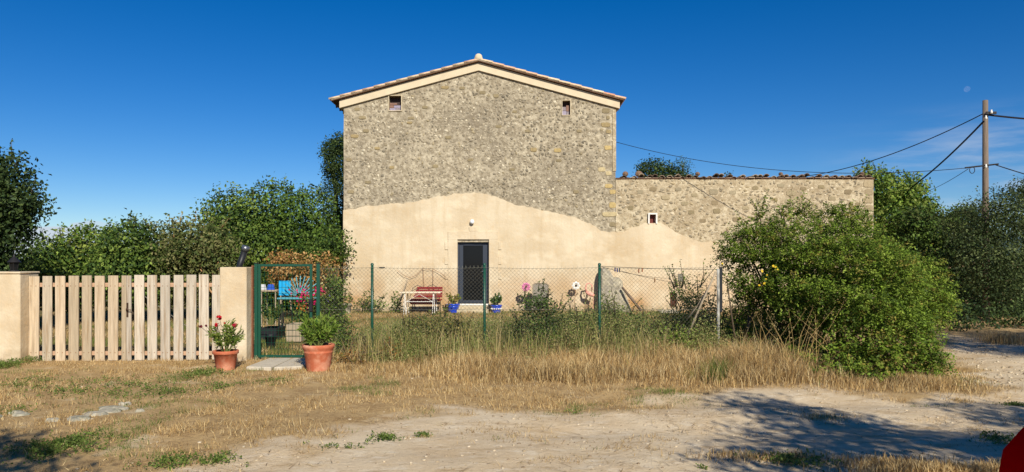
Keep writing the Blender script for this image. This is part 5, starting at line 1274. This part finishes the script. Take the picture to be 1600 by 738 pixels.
# tall golden strip before the fence
def strip_h(x): return np.interp(x, [-3.2, -2.2, -1.2, 0, 2, 3.2, 4.2, 5.2, 6.2], [.08, .12, .17, .20, .25, .34, .33, .13, .05])
def yfront(x): return np.interp(x, [-3.5, -2, -1, 1, 2.5, 4, 5, 6, 7], [10.9, 10.2, 9.6, 9.3, 9.2, 9.35, 9.45, 9.6, 9.9])
def d3(x, y):
    f = yfront(x)+(fbm(x*2, y*0, 91)-.5)*.5; return smooth(y, f-.1, f+.7)*(y < 12.5)*(.35+.65*smooth(fbm(x*3, y*3, 92), .35, .6))*infr(x, y)*(signed_poly(x, y, RPn) < .35)
x, y = scatter(95000, -3.4, 6.6, 9.2, 12.5, d3)
c = gcols(x, y, -.06, 94)*1.03
g3 = blades(x, y, strip_h(x)*(.25+1.4*fbm(x*2.4, y*2.4, 95)**1.3)*(1+.5*smooth(fbm(x*1.1, y*1.1, 97), .55, .7))*smooth(y, yfront(x)-.6, yfront(x)+.9), .0065, .6, c*(.72+.45*fbm(x*.9, y*1.4, 96))[:, None], 2)
tag(mk('tall_dry_grass', *g3[:2], m_grass, None, g3[2]), 'tall golden dry grass growing along the mesh fence', 'grass', kind='stuff')
# weeds in the garden behind the mesh
def wblob(n, x0, x1, y0, y1, dens, hf, ls, cols, wts=None):
    x, y = scatter(n, x0, x1, y0, y1, dens); m_ = 14; idx = np.repeat(np.arange(len(x)), m_); h = hf(x, y)*rng.uniform(.5, 1.2, len(x))
    t = rng.uniform(.1, 1, len(idx)); p = np.stack([x[idx]+rng.normal(size=len(idx))*.035, y[idx]+rng.normal(size=len(idx))*.035, gh(x[idx], y[idx])+h[idx]*t], 1)
    ct = leaf_cols(len(x), cols, wts, .25); v, f = leaf_geo(p, unit(rng.normal(size=(len(p), 3))+np.array([0, -.3, .6])), ls, .45)
    return v, f, np.repeat(ct[idx]*rng.uniform(.8, 1.2, (len(idx), 1)), 4, 0)
def d4(x, y): return smooth(fbm(x*1.2, y*1.2, 101), .34, .58)*(.3+.7*smooth(y, 17.5, 14.0))*smooth(x, -3.4, -2.6)*infr(x, y)
WCOL = [S(126, 138, 72), S(106, 122, 60), S(146, 152, 92), S(168, 156, 106), S(132, 128, 76)]
def wh(x, y): return (.16+.52*fbm(x*1.3, y*1.3, 103))*np.interp(y, [11.5, 12.6, 14, 17.5], [.8, 1.2, 1.0, .6])*np.interp(x, [-3.4, -1.5, 0, 1.4, 4], [.6, .85, 1.1, 1.5, 1.5])
v = joinVF([wblob(19000, -3.4, 5.5, 12.45, 17.5, d4, wh, .036, WCOL),
            wblob(6000, -2.2, 4.8, 11.1, 12.5, lambda x, y: smooth(fbm(x*1.6, y*1.6, 105), .44, .62)*smooth(y, 11.0, 12.2), wh, .032, WCOL)])
tag(mk('weeds', *v[:2], m_leaf, None, v[2]), 'tangled green and brown weeds in the garden behind the mesh fence', 'weeds', kind='stuff')
def d5(x, y): return smooth(fbm(x*1.5, y*1.5, 111), .32, .55)*infr(x, y)*(y < 23.2)*(1-roadmask(x, y))*(x < 6)
x, y = scatter(150000, -14, 6, 12.2, 23.3, d5)
h_ = np.where(x < -3.2, .09, np.interp(y, [12.3, 15, 19, 23], [.30, .22, .10, .07]))
g5 = blades(x, y, h_, .011, .55, gcols(x, y, .09, 114)*.95, 1)
tag(mk('garden_grass', *g5[:2], m_grass, None, g5[2]), 'patchy green and yellow grass covering the garden behind the fence', 'grass', kind='stuff')
# upright seed stalks among the weeds, straw litter on the bare track
def d6(x, y): return smooth(fbm(x*1.4, y*1.4, 141), .4, .6)*infr(x, y)
x, y = scatter(8000, -2.4, 5.0, 11.2, 15.5, d6)
g6 = blades(x, y, .34+.4*fbm(x*1.5, y*1.5, 142), .008, .35, np.array([S(190, 170, 120), S(150, 140, 84), S(128, 132, 74)])[rng.integers(0, 3, len(x))]*rng.uniform(.8, 1.1, (len(x), 1)), 2)
tag(mk('seed_stalks', *g6[:2], m_grass, None, g6[2]), 'thin upright seed stalks standing among the weeds by the mesh fence', 'grass', kind='stuff')
def d7(x, y): return infr(x, y)*smooth(fbm(x*1.1, y*1.8, 151), .42, .66)
x, y = scatter(14000, -6, 8.5, 5.2, 9.8, d7); n = len(x); a = rng.uniform(0, math.pi, n); ln_ = .012+.11*rng.random(n)**3; wd = .0016+.002*rng.random(n); z = gh(x, y)+.006
dx, dy = np.cos(a)*ln_, np.sin(a)*ln_; ex, ey = -np.sin(a)*wd, np.cos(a)*wd
Vv_ = np.stack([np.stack([x-dx-ex, y-dy-ey, z], 1), np.stack([x-dx+ex, y-dy+ey, z], 1), np.stack([x+dx, y+dy, gh(x+dx, y+dy)+.012], 1)], 1).reshape(-1, 3); k_ = np.arange(n)*3
lc = np.array([S(206, 182, 132), S(150, 120, 80), S(110, 86, 60), S(222, 204, 160)])[rng.integers(0, 4, n)]
tag(mk('straw_litter', Vv_, np.stack([k_, k_+1, k_+2], 1), m_grass, None, np.repeat(lc, 3, 0)), 'loose straw and twig litter lying on the sandy track', 'litter', kind='stuff')
# low green patches in the front lawn
def patches(lst):
    P_ = []; 
    for px, py, wx, wy, n, hh in lst:
        gx0, gy0 = G(px, py); Yk = gy0/F_PX; wy_ = wy*gy0*gy0/(F_PX*CAMZ)
        P_.append((gx0+rng.normal(size=n)*wx*Yk*.5, gy0+rng.normal(size=n)*wy_*.5, np.full(n, hh)))
    return [np.concatenate(a) for a in zip(*P_)]
x, y, h_ = patches([(14, 572, 22, 10, 700, .09), (100, 700, 60, 20, 1500, .05), (160, 608, 90, 14, 900, .05), (60, 600, 70, 14, 600, .05), (310, 587, 40, 10, 700, .05), (240, 616, 70, 12, 500, .05), (345, 603, 30, 8, 300, .04), (430, 598, 30, 7, 200, .04), (895, 640, 10, 3, 120, .03), (603, 684, 18, 6, 260, .05), (300, 725, 70, 12, 500, .03), (660, 681, 8, 3, 60, .03), (1590, 632, 25, 4, 160, .03), (1097, 733, 5, 2, 60, .02), (20, 640, 40, 8, 300, .04), (540, 700, 40, 6, 120, .03), (1560, 690, 40, 8, 260, .05), (1240, 722, 60, 8, 320, .06)])
kk_ = rng.random(len(x)) < .5*smooth(fbm(x*6, y*6, 133), .38, .6)+.08; x, y, h_ = x[kk_], y[kk_], h_[kk_]
idx = np.repeat(np.arange(len(x)), 5); p = np.stack([x[idx]+rng.normal(size=len(idx))*.02, y[idx]+rng.normal(size=len(idx))*.02, gh(x[idx], y[idx])+h_[idx]*rng.uniform(.1, 1, len(idx))], 1)
v, f = leaf_geo(p, unit(rng.normal(size=(len(p), 3))+np.array([0, -.2, 1])), .026, .5)
tag(mk('ground_weeds', v, f, m_leaf, None, np.repeat(leaf_cols(len(idx), [S(96, 116, 50), S(78, 98, 42), S(116, 130, 64)]), 4, 0)), 'low green weed patches scattered over the dry lawn', 'weeds', kind='stuff')
# dry grass tufts at lower right and along the far verge
def tuftset(lst, name, label):
    x, y, h_ = patches(lst); g = blades(x, y, h_, .006, .6, gcols(x, y, -.1, 124), 2); tag(mk(name, *g[:2], m_grass, None, g[2]), label, 'grass', kind='stuff')
tuftset([(1390, 724, 80, 9, 900, .07), (1480, 737, 90, 7, 900, .09), (1410, 737, 110, 6, 700, .08), (1560, 732, 60, 7, 500, .08), (1290, 650, 40, 5, 350, .04), (1200, 715, 110, 8, 1000, .05), (1575, 535, 40, 5, 1500, .22), (1500, 622, 20, 4, 200, .03), (1440, 600, 70, 10, 2200, .14), (1350, 598, 80, 10, 1800, .12)],
        'verge_grass', 'dry grass tufts edging the track at the lower right')
# arching dry stalks before the bush
mb = MB()
for _ in range(34):
    px = rng.uniform(1160, 1330); b_ = P(px, 585, 10.3); b_[2] = 0; dx = rng.normal()*.35+.12; hh = rng.uniform(.5, 1.0)
    mb.tube([b_, b_+(dx*.3, rng.normal()*.05, hh*.55), b_+(dx, rng.normal()*.1, hh)], [.003, .0022, .001], 3, tuple(np.array(S(200, 170, 112))*rng.uniform(.8, 1.1)))
    e = b_+(dx, 0, hh)
    for _k in range(16):
        q0 = e+rng.normal(size=3)*(.05, .04, .05)-(dx*.12, 0, .07); d = unit(rng.normal(size=(1, 3)))[0]*.014; u = np.cross(d, (0, 0, 1))*.5
        mb.add([q0-d, q0+u, q0+d], [(0, 1, 2)], S(196, 178, 130))
tag(mb.build('dry_stalks', m_grass), 'arching bleached grass stalks with seed heads before the large bush', 'grass', kind='stuff')
# small yellow leaves hanging in the bush
vv = np.array([P(px, py, 10.9) for px, py in ((1212, 417), (1214, 421), (1190, 428), (1196, 432), (1188, 447), (1192, 444), (1126, 411), (1210, 414), (1193, 436))])
v, f = leaf_geo(vv+rng.normal(size=vv.shape)*.01, np.tile([0, -1, .2], (len(vv), 1)), .045, .8, .3)
tag(mk('yellow_leaves', v, f, m_leaf, bpy.data.objects['large_bush'], np.tile(S(226, 190, 50), (len(v), 1))))
# ------------------------------------------------------------------ STONES ON THE GROUND
def pebbles(n, x0, x1, y0, y1, dens, s0, s1, name, label):
    x, y = scatter(n, x0, x1, y0, y1, dens); s = s0+(s1-s0)*rng.random(len(x))**3; t = (1+5**.5)/2
    ic = np.array([(-1, t, 0), (1, t, 0), (-1, -t, 0), (1, -t, 0), (0, -1, t), (0, 1, t), (0, -1, -t), (0, 1, -t), (t, 0, -1), (t, 0, 1), (-t, 0, -1), (-t, 0, 1)])/1.9
    IF = np.array([(0, 11, 5), (0, 5, 1), (0, 1, 7), (0, 7, 10), (0, 10, 11), (1, 5, 9), (5, 11, 4), (11, 10, 2), (10, 7, 6), (7, 1, 8), (3, 9, 4), (3, 4, 2), (3, 2, 6), (3, 6, 8), (3, 8, 9), (4, 9, 5), (2, 4, 11), (6, 2, 10), (8, 6, 7), (9, 8, 1)])
    V = ic[None]*rng.uniform(.75, 1.2, (len(x), 12, 1))*np.stack([s*rng.uniform(.8, 1.4, len(x)), s*rng.uniform(.8, 1.3, len(x)), s*.6], 1)[:, None]+np.stack([x, y, gh(x, y)+s*.15], 1)[:, None]
    F = IF[None]+(np.arange(len(x))*12)[:, None, None]; c = np.array([S(186, 170, 142), S(166, 148, 118), S(196, 182, 156), S(140, 122, 98)])[rng.integers(0, 4, len(x))]
    tag(mk(name, V.reshape(-1, 3), F.reshape(-1, 3), m_stone, None, np.repeat(c, 12, 0)), label, 'gravel', kind='stuff')
pebbles(9000, -6, 9, 5.2, 11, lambda x, y: infr(x, y)*(.12+.5*roadmask(x, y)), .003, .016, 'gravel', 'small pale stones scattered on the sandy track')
pebbles(5000, 5.5, 14, 9.5, 17, lambda x, y: infr(x, y)*roadmask(x, y)*.8, .008, .03, 'gravel', 'small stones on the track bend at the right')
m_rockw = M('bleached_rock', S(172, 164, 144), rough=.95, var=.3, scale=10, bump=.9, bscale=18, col2=S(120, 118, 100), c2scale=7)
for px, py, w_, n_, lab in ((186, 640, .42, 9, 'bleached rough rock breaking through the lawn left of centre'), (125, 655, .30, 6, 'smaller flat rock left of the bleached rock in the lawn'), (8, 650, .3, 5, 'flat pale rock in the lawn at the left edge'), (800+33, 0, 0, 0, '')):
    if not w_: continue
    n_ = n_-2
    gx0, gy0 = G(px, py); t = thing('rock_outcrop', (gx0, gy0, gz(gx0, gy0)), lab, 'rock', 'flat rocks in the lawn')
    for k in range(n_):
        cx_, cy_ = gx0+rng.normal()*w_*.38, gy0+rng.normal()*w_*.45; s_ = rng.uniform(.04, .12); m2 = 8; V = []; an = np.linspace(0, 2*math.pi, m2, endpoint=False)
        z0_ = gz(cx_, cy_)
        for sc_, zz in ((1, -.02), (.92, .012), (.6, .026)):
            for a in an: V.append((cx_+math.cos(a)*s_*sc_*rng.uniform(.8, 1.15)*1.3, cy_+math.sin(a)*s_*sc_*rng.uniform(.8, 1.15), z0_+zz+rng.normal()*.004))
        V.append((cx_, cy_, z0_+.026)); F = [(q_*m2+j, q_*m2+(j+1) % m2, (q_+1)*m2+(j+1) % m2, (q_+1)*m2+j) for q_ in (0, 1) for j in range(m2)]+[(2*m2+j, 2*m2+(j+1) % m2, 3*m2) for j in range(m2)]
        mk('stone', V, F, m_rockw, t)

# ------------------------------------------------------------------ UTILITY POLE AND CABLES
YP = 20.0
T = lambda px, py, Y_=YP: P(px, py, Y_)
up = thing('utility_pole', (T(1541, 500)[0], YP, 0), 'weathered wooden utility pole rising beside the track on the right', 'pole')
mb = MB(); mb.tube([(T(1541, 0)[0], YP, -.3), (T(1541, 0)[0]-.02, YP, 3), T(1539.5, 157)], [.088, .078, .066], 14); mb.build('shaft', m_pole, up, True)
mb = MB(); mb.tube([T(1508, 262.5, YP-.12), T(1560, 256.5, YP-.12)], .022, 8); mb.build('cross_bar', m_iron, up)
for px, py in ((1540.5, 184), (1540.5, 260), (1549, 175)):
    mb = MB(); p = T(px, py, YP-.16); mb.lathe([(0, -.05), (.03, -.045), (.034, 0), (.02, .03), (.026, .05), (0, .06)], 10, p[0], p[1], p[2]); mb.build('insulator', m_white, up, True)
mb = MB(); mb.box(T(1536, 0)[0], T(1552, 0)[0], YP-.14, YP-.10, T(0, 180)[2], T(0, 176)[2]); mb.build('bracket', m_iron, up)
mb = MB(); c_ = T(1519, 266, YP-.12)
mb.tube([c_+np.array([math.cos(a)*.07, 0, math.sin(a)*.09]) for a in np.linspace(0, 2*math.pi, 14)], .010, 5); mb.build('cable_loop', m_cable, up)
def cable(A, B, s, r, lab, n=26):
    mb = MB(); mb.tube(cat(np.array(A), np.array(B), s, n), r, 5); return tag(mb.build('power_cable', m_cable, None, True), lab, 'cable', 'overhead cables at the utility pole')
cable(P(962, 222, HYF+.3), T(1513, 262.5, YP-.12), .48, .009, 'long cable sagging from the farmhouse corner to the utility pole')
cable(T(1536, 178, YP-.1), P(1262, 275, 27), .25, .014, 'cable running from the pole top down behind the annex roof')
cable(T(1537, 190, YP-.1), P(1340, 330, 38), .55, .026, 'thick cable running from the pole top down into the trees')
cable(T(1545, 180, YP-.1), P(1900, 175, 24), .25, .026, 'upper cable leaving the pole top towards the right edge')
cable(T(1556, 258, YP-.1), P(1900, 330, 22), .2, .014, 'lower cable leaving the pole towards the right edge')
cable(T(1513, 264, YP-.1), P(1400, 305, 40), .3, .008, 'thin faint cable from the lower bracket into the trees')
# ------------------------------------------------------------------ MOON
mm = bpy.data.materials.new('day_moon'); mm.use_nodes = True; n = mm.node_tree.nodes; l = mm.node_tree.links
for q_ in list(n): n.remove(q_)
o_ = n.new('ShaderNodeOutputMaterial'); ad = n.new('ShaderNodeAddShader'); tp = n.new('ShaderNodeBsdfTransparent'); df = n.new('ShaderNodeBsdfDiffuse'); df.inputs[0].default_value = (.03, .027, .024, 1)
l.new(tp.outputs[0], ad.inputs[0]); l.new(df.outputs[0], ad.inputs[1]); l.new(ad.outputs[0], o_.inputs[0])
mb = MB(); p = P(1511, 139.5, 3000); mb.ball((0, 0, 0), 12, 24, 16); o = mb.build('moon', mm, None, True); o.location = [float(q_) for q_ in p]; tag(o, 'pale daytime moon in the blue sky above the utility pole', 'moon')

# ------------------------------------------------------------------ RED CAR (front left corner enters the picture)
def car():
    m_cp = M('red_car_paint', S(146, 4, 8), rough=.4, var=0, bump=0, spec=0.0, coat=0)
    cx_, W_, L_ = 2.85, .86, 4.1; yn = 3.38
    t = thing('red_car', (cx_, yn-2, 0), 'red car whose front corner enters at the lower right', 'car')
    prof = [(0, .78, .24, .60), (.08, .97, .20, .69), (.25, 1.05, .19, .77), (.6, 1.08, .19, .83), (1.25, 1.10, .19, .86), (1.7, 1.12, .19, .86), (2.6, 1.1, .19, .86), (3.4, 1.09, .2, .86), (3.85, 1.04, .22, .82), (4.1, .9, .28, .66)]
    V = []; F = []; n = 18
    for d, top, bot, hw in prof:
        for j in range(n):
            a = 2*math.pi*j/n; ca, sa = math.cos(a), math.sin(a); e = .45
            e = .75 if d < .3 else .6
            V.append((cx_+math.copysign(abs(ca)**e, ca)*hw, yn-d, (top+bot)/2+math.copysign(abs(sa)**e, sa)*(top-bot)/2))
    for k in range(len(prof)-1):
        for j in range(n): F.append((k*n+j, k*n+(j+1) % n, (k+1)*n+(j+1) % n, (k+1)*n+j))
    F += [tuple(range(n)), tuple((len(prof)-1)*n+j for j in range(n-1, -1, -1))]
    mk('body', V, F, m_cp, t, None, True)
    cab = [(1.15, 1.08, .70), (1.85, 1.52, .58), (2.5, 1.56, .58), (3.1, 1.52, .57), (3.75, 1.1, .64)]; V = []; F = []
    for d, top, hw in cab: V += [(cx_-.76, yn-d, 1.07), (cx_-hw, yn-d, top), (cx_+hw, yn-d, top), (cx_+.76, yn-d, 1.07)]
    for k in range(4):
        for j in range(3): F.append((k*4+j, k*4+j+1, k*4+j+5, k*4+j+4))
    mk('cabin', V, F, m_glass, t)
    mb = MB(); mb.box(cx_-.56, cx_+.56, yn-3.05, yn-1.85, 1.54, 1.575, .015); mb.build('roof', m_cp, t)
    for sx in (-1, 1):
        for d in (.78, 3.3):
            wn = node('wheel', t); xx = cx_+sx*.80
            mb = MB(); pr_ = [(.20, -.09), (.29, -.10), (.31, -.05), (.31, .05), (.29, .10), (.20, .09)]; mb.lathe(pr_+[pr_[0]], 24)
            mb.v = [(xx+z_, yn-d+x_, .31+y_) for x_, y_, z_ in mb.v]; mb.build('tyre', m_black, wn, True)
            mb = MB(); mb.lathe([(0, .03*sx), (.05, .07*sx), (.20, .06*sx), (.2, -.06*sx)], 20); mb.v = [(xx+z_, yn-d+x_, .31+y_) for x_, y_, z_ in mb.v]; mb.build('rim', M('alloy', S(170, 170, 172), rough=.3, metal=.8, var=0, bump=0), wn, True)
        mb = MB(); mb.ball((cx_+sx*.53, yn-.27, .93), (.11, .17, .065), 14, 10); mb.build('headlight', m_glass, t, True)
        mb = MB(); mb.ball((cx_+sx*.97, yn-1.45, 1.12), (.11, .07, .075), 12, 8); mb.build('mirror', m_cp, t, True)
        mb = MB(); mb.box(cx_+sx*.875-.01, cx_+sx*.875+.01, yn-3.0, yn-1.3, .52, .56, .005); mb.build('side_moulding', m_black, t)
    mb = MB(); mb.box(cx_-.45, cx_+.45, yn-.06, yn+.02, .30, .48, .02); mb.build('grille', m_black, t)
car()
